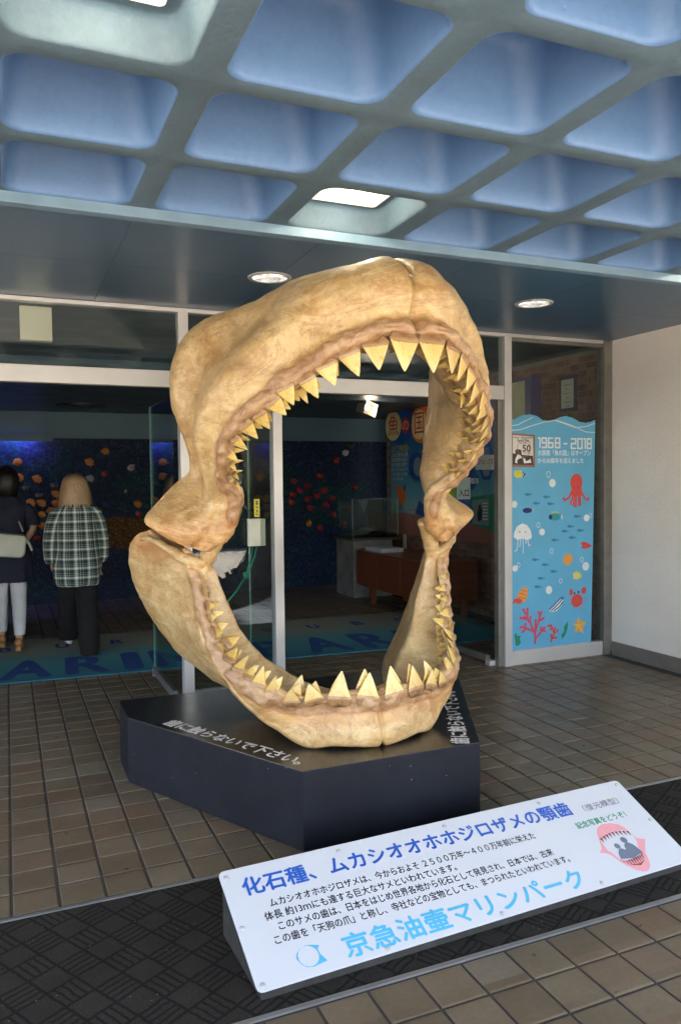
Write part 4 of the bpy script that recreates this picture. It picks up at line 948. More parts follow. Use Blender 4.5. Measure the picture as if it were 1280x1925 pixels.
LB = [V3(1.49, 3.34, .345), V3(1.37, 3.40, .345), V3(1.24, 3.50, .35), V3(1.16, 3.64, .35), V3(1.105, 3.80, .37), PY_(421, 1292, 3.96), PY_(380, 1268, 4.08), PY_(332, 1233, 4.18), PY_(289, 1181, 4.24), PY_(259, 1130, 4.26),
      PY_(240, 1081, 4.24), PY_(234, 1047, 4.19), PY_(242, 1016, 4.08), PY_(270, 1008, 3.95)]
LR = [V3(1.49, 3.24, .535), V3(1.42, 3.255, .54), V3(1.343, 3.29, .548), V3(1.261, 3.38, .565), V3(1.163, 3.48, .615), V3(1.10, 3.53, .66), V3(1.05, 3.57, .72), V3(1.02, 3.61, .775), V3(.985, 3.643, .854), V3(.955, 3.655, .93),
      V3(.93, 3.665, 1.0), V3(.91, 3.675, 1.07), V3(.89, 3.69, 1.10), V3(.86, 3.70, 1.11)]
# b1 (bulge), d3 (distance), m, e, te
LPp = lerpt({0: (.165, .11, .10, .02, .05), 3: (.155, .12, .08, .015, .05), 5: (.085, .14, .025, .0, .05), 7: (.03, .12, .0, .0, .045), 10: (.0, .12, -.01, .0, .05), 13: (.0, .1, 0, 0, .05)}, 14)
def lower_ctrl():
    R = []
    fr_ = frames(LG, LB)
    for i, (G, B, Rg, (D, Nn, L), (b, d3, m, e, te)) in enumerate(zip(LG, LB, LR, fr_, LPp)):
        bedp = (G+Rg)/2+Nn*min(.05, .3*L)*(1 if i < 10 else .4)+D*.03
        s = 1 if i < 11 else .6
        pts = [G+D*0-Nn*.006, G+D*.018*s+Nn*.02*s, G+D*.05*s+Nn*(.045*s if i < 8 else .02), G+D*d3*.62+Nn*b*.82 if i < 9 else G+D*d3*.62+Nn*.01, G+D*d3+Nn*b if i < 9 else G+D*d3+Nn*.0, G+D*.55*L+Nn*m, G+D*.86*L+Nn*e, G+D*L+Nn*(e-te/2), G+D*.88*L+Nn*(e-te),
               (Rg*.45+(G+D*.75*L)*.55)-Nn*.045, Rg+D*.05-Nn*.006, Rg-D*.01, bedp, G-Nn*.045+D*.015]
        R.append(pts)
    R = np.array(R); R[:, :, 2] = np.maximum(R[:, :, 2], .334); return R
def jaw_surface(ctrl, s, t):
    """s, t arrays; returns points"""
    a = catmull(ctrl, s, 0)          # (S, M, 3)
    return catmull(a, t, 1, True)    # (S, T, 3)
def fbm(p, oct=4):
    return mnoise.fractal(Vector(p), 1.0, 2.0, oct)
def build_jaw(name, ctrl, parent, mat, NS, NT, gumz, top, sk=()):
    K, Mn = ctrl.shape[:2]
    s = np.linspace(0, K-1-1e-6, NS); t = np.linspace(0, Mn, NT, endpoint=False)
    P = jaw_surface(ctrl, s, t)
    # normals of the half grid
    ds = np.gradient(P, axis=0); dt = (np.roll(P, -1, 1)-np.roll(P, 1, 1))/2
    nn = np.cross(ds, dt); nn /= np.linalg.norm(nn, axis=2)[..., None]+1e-9
    cen = P.mean(1, keepdims=True)
    if (nn*(P-cen)).sum() < 0: nn = -nn
    disp = np.zeros(P.shape[:2]); colr = np.zeros(P.shape[:2]+(3,))
    for i in range(NS):
        for k in range(NT):
            p = P[i, k]; u = t[k]
            q = (p[0]*1.6, p[1]*1.6, p[2]*1.6)
            d = .010*fbm((q[0]*2.2, q[1]*2.2, q[2]*2.2), 3)
            labial = math.exp(-((u-1.6)/1.7)**2)+ (math.exp(-((u-Mn-.2)/1.6)**2))
            d += (.004+(.010 if top else .006)*labial)*fbm((p[0]*10+7, p[1]*10, p[2]*17), 4)
            um = u if u < Mn/2 else u-Mn
            if -1.2 < um < 3.2:
                gw = math.exp(-((um-1.0)/.9)**2)
                d += .009*gw*(max([math.exp(-((s[i]-q_)/.2)**2) for q_ in sk] or [0])-.45)
                d += .005*gw*fbm((p[0]*26, p[1]*26, p[2]*26), 3)
            if not top: d *= min(1, max(.12, (p[2]-.34)/.16))
            disp[i, k] = d
            gum = max(0, 1-abs(((u+1.4) % Mn)-2.3)/2.1)
            lingual = 1 if (u > Mn-3.6) else max(0, 1-abs(u-(Mn-3.6))/1.2)
            hg = max(0, min(1, (s[i]-(K-3.2))/1.2)); colr[i, k] = (min(1, gum*1.3)*(1-hg), lingual, hg)
    # crease at the symphysis
    for i in range(NS):
        x = abs(P[i, :, 0]-X0); disp[i] -= .017*np.exp(-(x/.011)**2)
    Pd = P+nn*disp[..., None]
    Pd[0, :, 0] = X0
    if not top:
        z = Pd[..., 2]; w = np.clip((.40-z)/.06, 0, 1)*np.clip((3.5-Pd[..., 1])/.3, 0, 1); z -= w*.03; Pd[..., 2] = np.maximum(z, .3335)
    Mr = Pd.copy(); Mr[..., 0] = 2*X0-Mr[..., 0]
    V = Pd.reshape(-1, 3).tolist(); nL = len(V); V += Mr[1:].reshape(-1, 3).tolist(); Fc = []
    ix = lambda side, i, k: (i*NT+k) if (side == 0 or i == 0) else nL+(i-1)*NT+k
    for side in (0, 1):
        for i in range(NS-1):
            for k in range(NT):
                q = (ix(side, i, k), ix(side, i, (k+1) % NT), ix(side, i+1, (k+1) % NT), ix(side, i+1, k))
                Fc.append(q if side else q[::-1])
        c = len(V); e = (Pd if side == 0 else Mr)[-1].mean(0); V.append(e.tolist())
        for k in range(NT):
            q = (ix(side, NS-1, k), ix(side, NS-1, (k+1) % NT), c); Fc.append(q if side else q[::-1])
    me = mesh(name, V, Fc, True)
    bm_ = bmesh.new(); bm_.from_mesh(me); bmesh.ops.recalc_face_normals(bm_, faces=bm_.faces); bm_.to_mesh(me); bm_.free()
    cl_ = np.concatenate([colr.reshape(-1, 3), colr[1:].reshape(-1, 3), np.zeros((2, 3))])
    n_ = len(V); arr = np.ones((n_, 4), np.float32)
    L_0 = colr.reshape(-1, 3); arr[:nL, :3] = L_0
    m1 = colr[1:].reshape(-1, 3); k0 = nL+1
    # vertices: half, mirrored, then two cap centres (first cap sits after the mirrored block)
    arr[nL:nL+len(m1), :3] = m1
    at = me.color_attributes.new('zone', 'FLOAT_COLOR', 'POINT'); at.data.foreach_set('color', arr.ravel())
    return put(name, me, mat, parent), P, nn, s, t
def mat_jaw():
    m, t, b = newmat('varnished_jaw_resin'); p = coords(t, 'Object')
    at = t.nodes.new('ShaderNodeVertexColor'); at.layer_name = 'zone'; sp_ = t.nodes.new('ShaderNodeSeparateColor'); t.links.new(at.outputs[0], sp_.inputs[0])
    big = noise(t, p, 3.2, 6, .62, .5); med = noise(t, p, 11, 6, .65, .8); fine = noise(t, p, 60, 6, .7)
    bone = ramp(t, big, [(.25, (.38, .205, .075)), (.42, (.5, .32, .13)), (.58, (.59, .43, .21)), (.75, (.47, .325, .165))])
    bone = mix(t, .55, bone, ramp(t, med, [(.3, (.62, .5, .38)), (.5, (1, 1, 1)), (.72, (1.12, 1.14, 1.12))]), 'MULTIPLY')
    cream = ramp(t, med, [(.3, (.56, .39, .18)), (.6, (.7, .53, .29))])
    pt = t.nodes.new('ShaderNodeTexNoise'); pt.inputs['Scale'].default_value = 4.5; pt.inputs['Detail'].default_value = 9; pt.inputs['Roughness'].default_value = .72; pt.inputs['Distortion'].default_value = 1.0; t.links.new(coords(t, 'Object', (1, 1, 1.7)), pt.inputs[0])
    bone = mix(t, ramp(t, pt.outputs[0], [(.5, (0,)*3), (.58, (.75,)*3)]), bone, cream)
    bone = mix(t, ramp(t, pt.outputs[0], [(.34, (.7,)*3), (.42, (0,)*3)]), bone, (.3, .17, .08, 1))
    gum = ramp(t, med, [(.3, (.31, .165, .09)), (.5, (.4, .25, .145)), (.7, (.48, .34, .22))])
    g = math_(t, 'MULTIPLY', sp_.outputs[0], ramp(t, med, [(.25, (.55,)*3), (.6, (1,)*3)]))
    org = ramp(t, med, [(.3, (.48, .25, .09)), (.6, (.6, .36, .15)), (.8, (.66, .46, .22))])
    gn = math_(t, 'ADD', sp_.outputs[0], math_(t, 'MULTIPLY', math_(t, 'SUBTRACT', big, .5), .6))
    c = mix(t, ramp(t, gn, [(.08, (0,)*3), (.4, (.85,)*3)]), bone, org)
    c = mix(t, ramp(t, gn, [(.62, (0,)*3), (.78, (.8,)*3)]), c, gum)
    pale = ramp(t, med, [(.3, (.36, .26, .14)), (.6, (.5, .38, .22)), (.8, (.45, .25, .1))])
    c = mix(t, math_(t, 'MULTIPLY', sp_.outputs[1], .55), c, pale)
    c = mix(t, math_(t, 'MULTIPLY', sp_.outputs[2], .55), c, ramp(t, med, [(.3, (.5, .2, .07)), (.6, (.66, .36, .14))]))
    # dark wrinkled groove where gum meets bone
    gl_ = ramp(t, math_(t, 'ADD', sp_.outputs[0], math_(t, 'MULTIPLY', math_(t, 'SUBTRACT', med, .5), .5)), [(.52, (1, 1, 1)), (.62, (.5, .33, .24)), (.7, (.85, .75, .7)), (.8, (1, 1, 1))])
    c = mix(t, .75, c, gl_, 'MULTIPLY')
    st = noise(t, coords(t, 'Object', (5, 5, 26)), 3.5, 8, .75, 1.6)
    crack = ramp(t, st, [(.470, (1, 1, 1)), (.5, (.5, .36, .25)), (.53, (1, 1, 1))])
    c = mix(t, .3, c, crack, 'MULTIPLY')
    vo = t.nodes.new('ShaderNodeTexNoise'); vo.inputs['Scale'].default_value = 1.4; vo.inputs['Detail'].default_value = 8; vo.inputs['Roughness'].default_value = .7; vo.inputs['Distortion'].default_value = 2.2; t.links.new(coords(t, 'Object', (1.2, 1.2, 3)), vo.inputs[0])
    c = mix(t, .5, c, ramp(t, vo.outputs[0], [(.36, (.66, .48, .32)), (.46, (1, .95, .88)), (.492, (.5, .34, .22)), (.51, (1.05, 1.03, 1)), (.66, (1.15, 1.17, 1.17))]), 'MULTIPLY')
    c = mix(t, .35, c, ramp(t, fine, [(.3, (.7, .66, .6)), (.6, (1.05, 1.05, 1.05))]), 'MULTIPLY')
    t.links.new(c, b.inputs['Base Color'])
    t.links.new(ramp(t, med, [(.3, (.34,)*3), (.7, (.55,)*3)]), b.inputs['Roughness'])
    b.inputs['Coat Weight'].default_value = .3; b.inputs['Coat Roughness'].default_value = .3
    n1 = bump(t, b, st, .22, .012); n2 = bump(t, b, med, .5, .016, n1); bump(t, b, fine, .2, .004, n2); return m
MJ = mat_jaw()
def gum_y(G, px, py):
    """depth of the gum line nearest to this line of sight"""
    best = None
    for i in range(len(G)-1):
        for f in np.linspace(0, 1, 12):
            q = G[i]*(1-f)+G[i+1]*f; x, y = to_px(q); d = (x-px)**2+(y-py)**2
            if best is None or d < best[0]: best = (d, q[1], i+f)
    return best[1], best[2]
UTEETH = [((732.9, 638), (787.8, 635), (760.5, 699)), ((681, 653), (730.8, 638), (712.7, 696)), ((635, 672), (677, 654.5), (675, 708)), ((593.4, 697.5), (632.9, 673.8), (630, 725)), ((561, 722), (594, 704), (598.5, 749)),
          ((519, 739), (551, 717), (552.3, 762)), ((498.8, 766), (527.7, 744.7), (538.7, 781)), ((475.7, 789.5), (500, 770.7), (508, 807)), ((452.6, 811), (472.8, 789.5), (485, 825)), ((435.8, 835.8), (448, 818.4), (465.6, 846)),
          ((426.6, 860), (435.8, 844.4), (447.4, 867.6)), ((434, 880), (435, 866), (445, 885)), ((441, 898), (440, 884), (449, 902.7)), ((445, 915), (444, 903), (452, 921))]
LTEETH = [((668, 1318.7), (713.3, 1309), (694.7, 1263.7)), ((613.7, 1317), (661.5, 1313), (639, 1266)), ((570, 1318.7), (610.5, 1317), (580.5, 1285.5)), ((530, 1318.7), (565, 1324), (547.3, 1294)),
          ((497, 1298.7), (524.8, 1310.7), (519.4, 1269.5)), ((471.6, 1282.8), (498, 1295.5), (496, 1251.7)), ((457, 1267), (477, 1277.5), (481.7, 1248.8)), ((438.4, 1252), (457, 1267), (460.5, 1236.9)),
          ((421, 1229.7), (441, 1248), (446.4, 1217)), ((424, 1198), (434.5, 1220), (452, 1195.7)), ((398.7, 1175.6), (406, 1203), (420.5, 1189)), ((393, 1152), (397, 1171), (407.5, 1158.8)), ((388.5, 1127.6), (394.4, 1148), (403.7, 1139)),
          ((404, 1207), (417, 1228), (419, 1209)), ((379, 1106), (384, 1122), (391, 1112))]
SKU = [gum_y(UG, (a[0]+b_[0])/2, (a[1]+b_[1])/2)[1] for a, b_, c in UTEETH]; SKL = [gum_y(LG, (a[0]+b_[0])/2, (a[1]+b_[1])/2)[1] for a, b_, c in LTEETH]
jaw = empty('shark_jaw', (0, 0, 0), 'giant open megalodon shark jaw with yellow teeth standing on the black plinth', 'shark jaw')
uc, lc = upper_ctrl(), lower_ctrl()
uj, UPt, UNn, US, UT = build_jaw('upper_jaw', uc, jaw, MJ, 230, 112, 0, True, SKU)
lj, LPt, LNn, LS, LT = build_jaw('lower_jaw', lc, jaw, MJ, 210, 112, 0, False, SKL)
# plaster foot under the lower jaw
ft = MB().prism([(X0+x, y) for x, y in [(-.27, 3.26), (-.2, 3.18), (-.1, 3.13), (.0, 3.14), (.1, 3.13), (.2, 3.18), (.27, 3.26), (.27, 3.4), (.18, 3.45), (-.18, 3.45), (-.27, 3.4)]], .3332, .345).put('plaster_foot', simple('pale_plaster', (.6, .5, .33), .6, bmp=.3), jaw, bevel=.003)
# hinge cartilage between the jaws
for sg in (1, -1):
    for pts, r0, r1 in (([PY_(266, 1012, 3.93), PY_(285, 1014, 3.84), PY_(325, 1037, 3.73), PY_(366, 1056, 3.67), PY_(392, 1062, 3.70)], .010, .027), ([PY_(412, 990, 3.64), PY_(398, 1030, 3.665), PY_(385, 1062, 3.69), PY_(384, 1098, 3.70), PY_(398, 1140, 3.70)], .05, .034)):
        hp = [V3(X0+(q[0]-X0)*sg, q[1], q[2]) for q in catmull(np.array(pts), np.linspace(0, 3.999, 24))]
        rr_ = [r0+(r1-r0)*min(1, k/14)+.003*math.sin(k*1.7) for k in range(24)]
        hv = MB().tube([tuple(q) for q in hp], rr_, 20)
        hv.v = [tuple(Vector(q)+Vector((1, 1, 1))*.006*mnoise.fractal(Vector(q)*14, 1, 2, 3)) for q in hv.v]
        hv.put('hinge_cartilage', MJ, jaw, True)
# ---- teeth
def tooth_mesh(asym=0., bend=.0):
    V = []; Fc = []; n = 16; lv = []
    T = [-.3, -.18, -.07, 0.0, .1, .22, .36, .5, .64, .78, .9, .97]
    for t_ in T:
        if t_ < 0: w = .5*(1.0-.4*abs(t_)/.3); th = .13*(1-.4*abs(t_)/.3)
        else: w = .5*(.86*(1-t_)**.9+.14*(1-t_)**.5); th = .13*(1-t_)**.8+.012
        cx = asym*max(t_, 0)**1.5; cyy = bend*t_**2+(.35*abs(t_) if t_ < 0 else 0)
        for k in range(n):
            a = 2*math.pi*k/n; x = math.cos(a); y = math.sin(a)
            yy = y*th*(.38 if y < 0 else .95)
            dz = -.07*(1-x*x)*(1 if t_ <= 0 else 0) if y > 0 else -.0
            notch = .16*(1-abs(x))**2 if t_ < -.15 else 0
            V.append((cx+w*x, cyy+yy, t_+notch))
    for i in range(len(T)-1):
        for k in range(n): Fc.append((i*n+k, i*n+(k+1) % n, (i+1)*n+(k+1) % n, (i+1)*n+k))
    Fc.append(tuple(reversed(range(n)))); V.append((asym, bend, 1.0)); c = len(V)-1
    for k in range(n): Fc.append(((len(T)-1)*n+k, (len(T)-1)*n+(k+1) % n, c))
    return mesh('tooth', V, Fc, True)
def mat_tooth():
    m, t, b = newmat('yellowed_enamel'); p = coords(t, 'Object'); s = t.nodes.new('ShaderNodeSeparateXYZ'); t.links.new(p, s.inputs[0])
    w = math_(t, 'ADD', s.outputs[2], math_(t, 'MULTIPLY', math_(t, 'SUBTRACT', noise(t, p, 3.5, 5, .7), .5), .28))
    c = ramp(t, w, [(-.0, (.36, .22, .12)), (.07, (.42, .27, .13)), (.1, (.24, .12, .04)), (.125, (.62, .44, .13)), (.5, (.7, .52, .18)), (1, (.7, .56, .26))])
    c = mix(t, .35, c, ramp(t, noise(t, coords(t, 'Object', (6, 6, 1)), 5, 5), [(.3, (.75, .68, .55)), (.7, (1.1, 1.12, 1.15))]), 'MULTIPLY')
    oi = t.nodes.new('ShaderNodeObjectInfo'); c = mix(t, .8, c, ramp(t, oi.outputs['Random'], [(0, (.72, .62, .5)), (.4, (.95, .9, .8)), (1, (1.08, 1.08, 1.05))]), 'MULTIPLY')
    va = t.nodes.new('ShaderNodeVectorMath'); va.operation = 'ADD'; t.links.new(coords(t, 'Object', (1.5, 1.5, .8)), va.inputs[0]); t.links.new(oi.outputs['Location'], va.inputs[1])
    c = mix(t, .6, c, ramp(t, noise(t, va.outputs[0], 2.6, 7, .7, 1.2), [(.34, (.55, .38, .2)), (.47, (1, .97, .9)), (.7, (1.05, 1.05, 1.05))]), 'MULTIPLY')
    t.links.new(c, b.inputs['Base Color']); b.inputs['Roughness'].default_value = .3; b.inputs['Coat Weight'].default_value = .3
    bump(t, b, noise(t, coords(t, 'Object', (8, 8, 1.5)), 4, 4), .15, .03); return m
MT = mat_tooth()
TM = [tooth_mesh(a, bd) for a, bd in ((0, 0), (.12, .05), (.25, .1), (-.12, .05), (-.25, .1))]
for x in TM: x.materials.append(MT)
def add_tooth(bl, br, tip, parent, thick=1.0, asym=0, mirror=True, lab=None):
    """base ends, tip"""
    for sgn in ((0, 1) if mirror else (0,)):
        a, b_, c = [Vector(q) for q in (bl, br, tip)]
        if sgn: a, b_, c = [Vector((2*X0-q.x, q.y, q.z)) for q in (b_, a, c)]
        mid = (a+b_)/2; w = (b_-a).length; h = (c-mid).length
        if ((c-mid).cross(b_-a)).dot(Vector(C0)-mid) < 0: a, b_ = b_, a
        z = (c-mid).normalized(); x = (b_-a); x = (x-z*x.dot(z)).normalized(); y = z.cross(x)
        ww = max(w, .35*h)*1.02
        o = bpy.data.objects.new('tooth', TM[(0 if asym == 0 else (asym if not sgn else asym+2))] if asym in (0, 1, 2) else TM[0]); COL.objects.link(o); o.parent = parent
        o.matrix_world = Matrix.Translation(mid)@Matrix(((x.x, y.x, z.x, 0), (x.y, y.y, z.y, 0), (x.z, y.z, z.z, 0), (0, 0, 0, 1)))@Matrix.Diagonal((ww, ww*thick, h, 1))
ubase = []
for a, b_, c in UTEETH:
    ya, s0 = gum_y(UG, *a); yb, s1 = gum_y(UG, *b_)
    A_, B_ = on_y(*a, ya+.0), on_y(*b_, yb+.0); C_ = on_y(*c, (ya+yb)/2-.004)
    add_tooth(A_, B_, C_, uj, 1.0); ubase.append(((s0+s1)/2, A_, B_, C_))
C_ = on_y(579, 758.5, 2.97); add_tooth(on_y(552, 735, 3.0), on_y(572, 722, 2.98), C_, uj)
lbase = []
for a, b_, c in LTEETH:
    ya, s0 = gum_y(LG, *a); yb, s1 = gum_y(LG, *b_)
    A_, B_ = on_y(*a, ya-.006), on_y(*b_, yb-.006); C_ = on_y(*c, (ya+yb)/2+.01)
    add_tooth(A_, B_, C_, lj); lbase.append(((s0+s1)/2, A_, B_, C_))
add_tooth(on_y(541, 1302, 3.22), on_y(574, 1308, 3.2), on_y(568, 1267.7, 3.22), lj)
# replacement teeth lying in rows on the inner face
def surf_at(ctrl, s, t):
    S = np.array([s]); p = jaw_surface(ctrl, S, np.array([t]))[0, 0]
    pt = jaw_surface(ctrl, S, np.array([t+.05]))[0, 0]; ps = jaw_surface(ctrl, np.array([max(s-.03, 0)]), np.array([t]))[0, 0]; p2 = jaw_surface(ctrl, np.array([min(s+.03, len(ctrl)-1.01)]), np.array([t]))[0, 0]
    return p, (pt-p)/np.linalg.norm(pt-p), (p2-ps)/np.linalg.norm(p2-ps)
def replacement(ctrl, base, parent, tvals, cen, hs, liftv, dirmix):
    Mn = ctrl.shape[1]
    for bi, (s, A_, B_, C_) in enumerate(base):
        wdt = max((A_-B_).length, .05)*.72
        for r, tv in enumerate(tvals):
            sr = min(max(s+random.uniform(-.12, .12)+(.3 if r % 2 else 0), .1), len(ctrl)-1.2)
            p, dt_, ds_ = surf_at(ctrl, sr, tv)
            ncen = cen-p; nin = ncen-dt_*(ncen@dt_)-ds_*(ncen@ds_); nin = nin/(np.linalg.norm(nin)+1e-9)
            h = max((C_-(A_+B_)/2).length*hs[r], .05)
            back = -dt_            # decreasing t runs from the gum edge to the ridge
            tipd = back*dirmix[r]+nin*(1-dirmix[r]); tipd /= np.linalg.norm(tipd)
            q = p+nin*liftv
            a = Vector(q-ds_*wdt/2); b2 = Vector(q+ds_*wdt/2)
            add_tooth(a, b2, Vector(q+tipd*h), parent, .9)
random.seed(3)
Mu, Ml = uc.shape[1], lc.shape[1]
replacement(uc, ubase[1:13], uj, [Mu-.75, Mu-1.35, Mu-1.95], C0, (.72, .65, .55), .004, (.55, .75, .85))
replacement(lc, lbase[0:13], lj, [Ml-.75, Ml-1.3, Ml-1.8], C0, (.75, .68, .6), .004, (.35, .6, .75))

# ================================================================== INFORMATION BOARD
SB0 = Vector((.62703, 2.10924, .03)); SU = Vector((1.7577, .07267, 0)).normalized(); SVv = Vector((-.03770877, .91202987, .40838653)).normalized(); SN = SU.cross(SVv).normalized()
SWd, SHt = 1.759, .4285
def sfm(u, v, l=0): return tuple(SU*u+SVv*v+SN*(l+.006))
ib = empty('information_board', SB0, 'white slanted information board with blue Japanese headline and shark mouth drawing, on the dark matting', 'information board')
bd = MB(); rr = [(x+SWd/2, y+SHt/2) for x, y in rrect(SWd/2, SHt/2, .018, 4)]
bd.prism(rr, 0, .006, lambda x, y, h: tuple(SU*x+SVv*y+SN*h)).put('board_panel', M['signwhite'], ib, bevel=.0012)
# wedge shaped stand
W0 = [(.012, .02), (.012, .40)]
wv = []
for u in (.014, SWd-.014):
    for v in (.012, SHt-.01):
        top = SU*u+SVv*v-SN*.002; wv += [top, Vector((top.x, top.y, -.0305 if False else -.029))]
MB().add(wv, [(0, 1, 3, 2), (4, 6, 7, 5), (0, 4, 5, 1), (2, 3, 7, 6), (0, 2, 6, 4), (1, 5, 7, 3)]).put('stand', M['wedge'], ib)
for u, v in ((.02, .4), (.43, .402), (.871, .402), (1.32, .404), (1.738, .405), (.018, .209), (1.738, .209), (.02, .018), (.43, .015), (.871, .015), (1.313, .016), (1.74, .02)):
    rg = [[sfm(u+r*math.cos(2*math.pi*k/12), v+r*math.sin(2*math.pi*k/12), h) for k in range(12)] for r, h in ((.0085, 0), (.0078, .0022), (.004, .0034))]
    MB().rings(rg).put('rivet', M['rivet'], ib, True)
text('headline', '化石種、ムカシオオホホジロザメの顎歯', M['headblue'], sfm, .062, .315, 1.37, .068, .0006, ib, .035)
BODY = [('ムカシオオホホジロザメは、今からおよそ ２５００万年〜４００万年前に栄えた', .128, .255, 1.068), ('体長 約13ｍにも達する巨大なサメといわれています。', .097, .212, .717), ('このサメの歯は、日本をはじめ世界各地から化石として発見され、日本では、古来', .128, .170, 1.09), ('この歯を「天狗の爪」と称し、寺社などの宝物としても、まつられたといわれています。', .1, .127, 1.16)]
for tx, u, v, w in BODY: text('lettering', tx, M['ink'], sfm, u, v, w, .031, .0006, ib, .018)
text('park_name', '京急油壷マリンパーク', M['skyprint'], sfm, .30, .020, .955, .078, .0006, ib, .035)
text('lettering', '（復元模型）', M['greyprint'], sfm, 1.49, .315, .185, .033, .0006, ib, .012)
text('lettering', '記念写真をどうぞ！', M['greenprint'], sfm, 1.398, .248, .255, .03, .0006, ib, .02)
# fish shaped emblem
em = [(.143, .066), (.15, .082), (.165, .094), (.185, .1), (.205, .096), (.227, .088), (.2185, .078), (.219, .062), (.2245, .05), (.233, .034), (.205, .03), (.185, .027), (.165, .032), (.152, .045)]
shape('emblem', em, M['skyprint'], sfm, .0006, ib); shape('emblem_disc', circ(.182, .064, .0325, .0335, 28), M['signwhite'], sfm, .0010, ib)
PKO = [(1.459, .213), (1.48, .233), (1.511, .243), (1.547, .24), (1.579, .225), (1.594, .206), (1.601, .172), (1.609, .145), (1.639, .133), (1.615, .11), (1.587, .081), (1.578, .054), (1.559, .024), (1.532, .009), (1.507, .013), (1.489, .026), (1.471, .046), (1.454, .071), (1.443, .103), (1.428, .121), (1.401, .129), (1.425, .145), (1.436, .165)]
PKI = [(1.446, .176), (1.489, .189), (1.528, .198), (1.572, .196), (1.597, .181), (1.602, .155), (1.592, .131), (1.578, .11), (1.575, .09), (1.57, .07), (1.555, .052), (1.524, .037), (1.495, .045), (1.47, .061), (1.458, .085), (1.452, .113), (1.44, .13), (1.444, .157)]
shape('jaw_drawing', PKO, M['pinkprint'], sfm, .0006, ib, 'pink shark mouth drawing'); shape('mouth_opening', PKI, M['signwhite'], sfm, .0010, ib)
shape('lower_gum', [(1.458, .085), (1.47, .07), (1.519, .072), (1.56, .078), (1.575, .09), (1.57, .07), (1.555, .052), (1.524, .037), (1.495, .045), (1.47, .061)], M['brownprint'], sfm, .0014, ib)
shape('visitor_silhouette', [(1.464, .082), (1.474, .107), (1.49, .122), (1.503, .124), (1.514, .113), (1.519, .114), (1.524, .13), (1.536, .139), (1.553, .139), (1.565, .127), (1.573, .106), (1.577, .085), (1.52, .072)], M['slateprint'], sfm, .0018, ib)
shape('visitor_silhouette', circ(1.495, .136, .0125), M['slateprint'], sfm, .0018, ib); shape('visitor_silhouette', circ(1.544, .153, .0145), M['slateprint'], sfm, .0018, ib)
for k in range(9):
    f_ = k/8; x = 1.456+.135*f_; y = .186+.012*math.sin(f_*math.pi); h = .024
    shape('drawn_tooth', [(x-.0065, y), (x+.0065, y), (x+(.5-f_)*-.004, y-h)], M['brownprint'], sfm, .0013, ib)
    x = 1.472+.095*f_; y = .058-.012*math.sin(f_*math.pi)
    shape('drawn_tooth', [(x-.005, y), (x+.005, y), (x+.001, y+.026)], M['pinkprint'], sfm, .0022, ib)

# ================================================================== PEOPLE
M['skin'] = simple('skin', (.5, .3, .2), .5); M['navy'] = simple('navy_cotton', (.012, .015, .035), .9, bmp=.3, bs=50); M['blackcloth'] = simple('black_cotton', (.006, .006, .007), .9, bmp=.3, bs=40)
M['whitejean'] = simple('white_denim', (.55, .56, .6), .85, bmp=.3, bs=50); M['tan'] = simple('tan_leather', (.36, .18, .07), .5); M['whiteshoe'] = simple('white_shoe', (.6, .6, .62), .5)
def mat_hair(name, c1, c2, root=None):
    m, t, b = newmat(name); p = coords(t, 'Object', (40, 40, 3)); n1 = noise(t, p, 3, 5, .7)
    c = ramp(t, n1, [(.3, c1), (.7, c2)])
    if root:
        o = coords(t, 'Object'); s = t.nodes.new('ShaderNodeSeparateXYZ'); t.links.new(o, s.inputs[0])
        mr = t.nodes.new('ShaderNodeMapRange'); mr.inputs[1].default_value = root[0]; mr.inputs[2].default_value = root[1]
        t.links.new(math_(t, 'ADD', s.outputs[2], math_(t, 'MULTIPLY', math_(t, 'SUBTRACT', n1, .5), .08)), mr.inputs[0]); c = mix(t, mr.outputs[0], c, root[2])
    t.links.new(c, b.inputs['Base Color']); b.inputs['Roughness'].default_value = .45; bump(t, b, n1, .6, .01); return m
def mat_plaid():
    m, t, b = newmat('green_white_plaid_flannel'); uv = t.nodes.new('ShaderNodeUVMap'); uv.uv_map = 'UVMap'
    s = t.nodes.new('ShaderNodeSeparateXYZ'); t.links.new(uv.outputs[0], s.inputs[0])
    def band(v, period):
        f = math_(t, 'FRACT', math_(t, 'DIVIDE', v, period))
        return ramp(t, f, [(0, (.03,)*3), (.08, (.03,)*3), (.16, (.25,)*3), (.3, (.62,)*3), (.42, (.25,)*3), (.5, (.04,)*3), (.56, (.04,)*3), (.58, (.6,)*3), (.62, (.05,)*3), (.74, (.02,)*3), (.78, (.45,)*3), (.81, (.03,)*3), (1, (.03,)*3)])
    a = band(s.outputs[0], .085); c_ = band(s.outputs[1], .082)
    k = mix(t, .5, a, c_)
    k2 = t.nodes.new('ShaderNodeRGBToBW'); t.links.new(k, k2.inputs[0])
    c = ramp(t, k2.outputs[0], [(.02, (.01, .018, .024)), (.14, (.07, .13, .12)), (.3, (.34, .37, .34)), (.5, (.75, .74, .66))])
    t.links.new(c, b.inputs['Base Color']); b.inputs['Roughness'].default_value = .9; return m
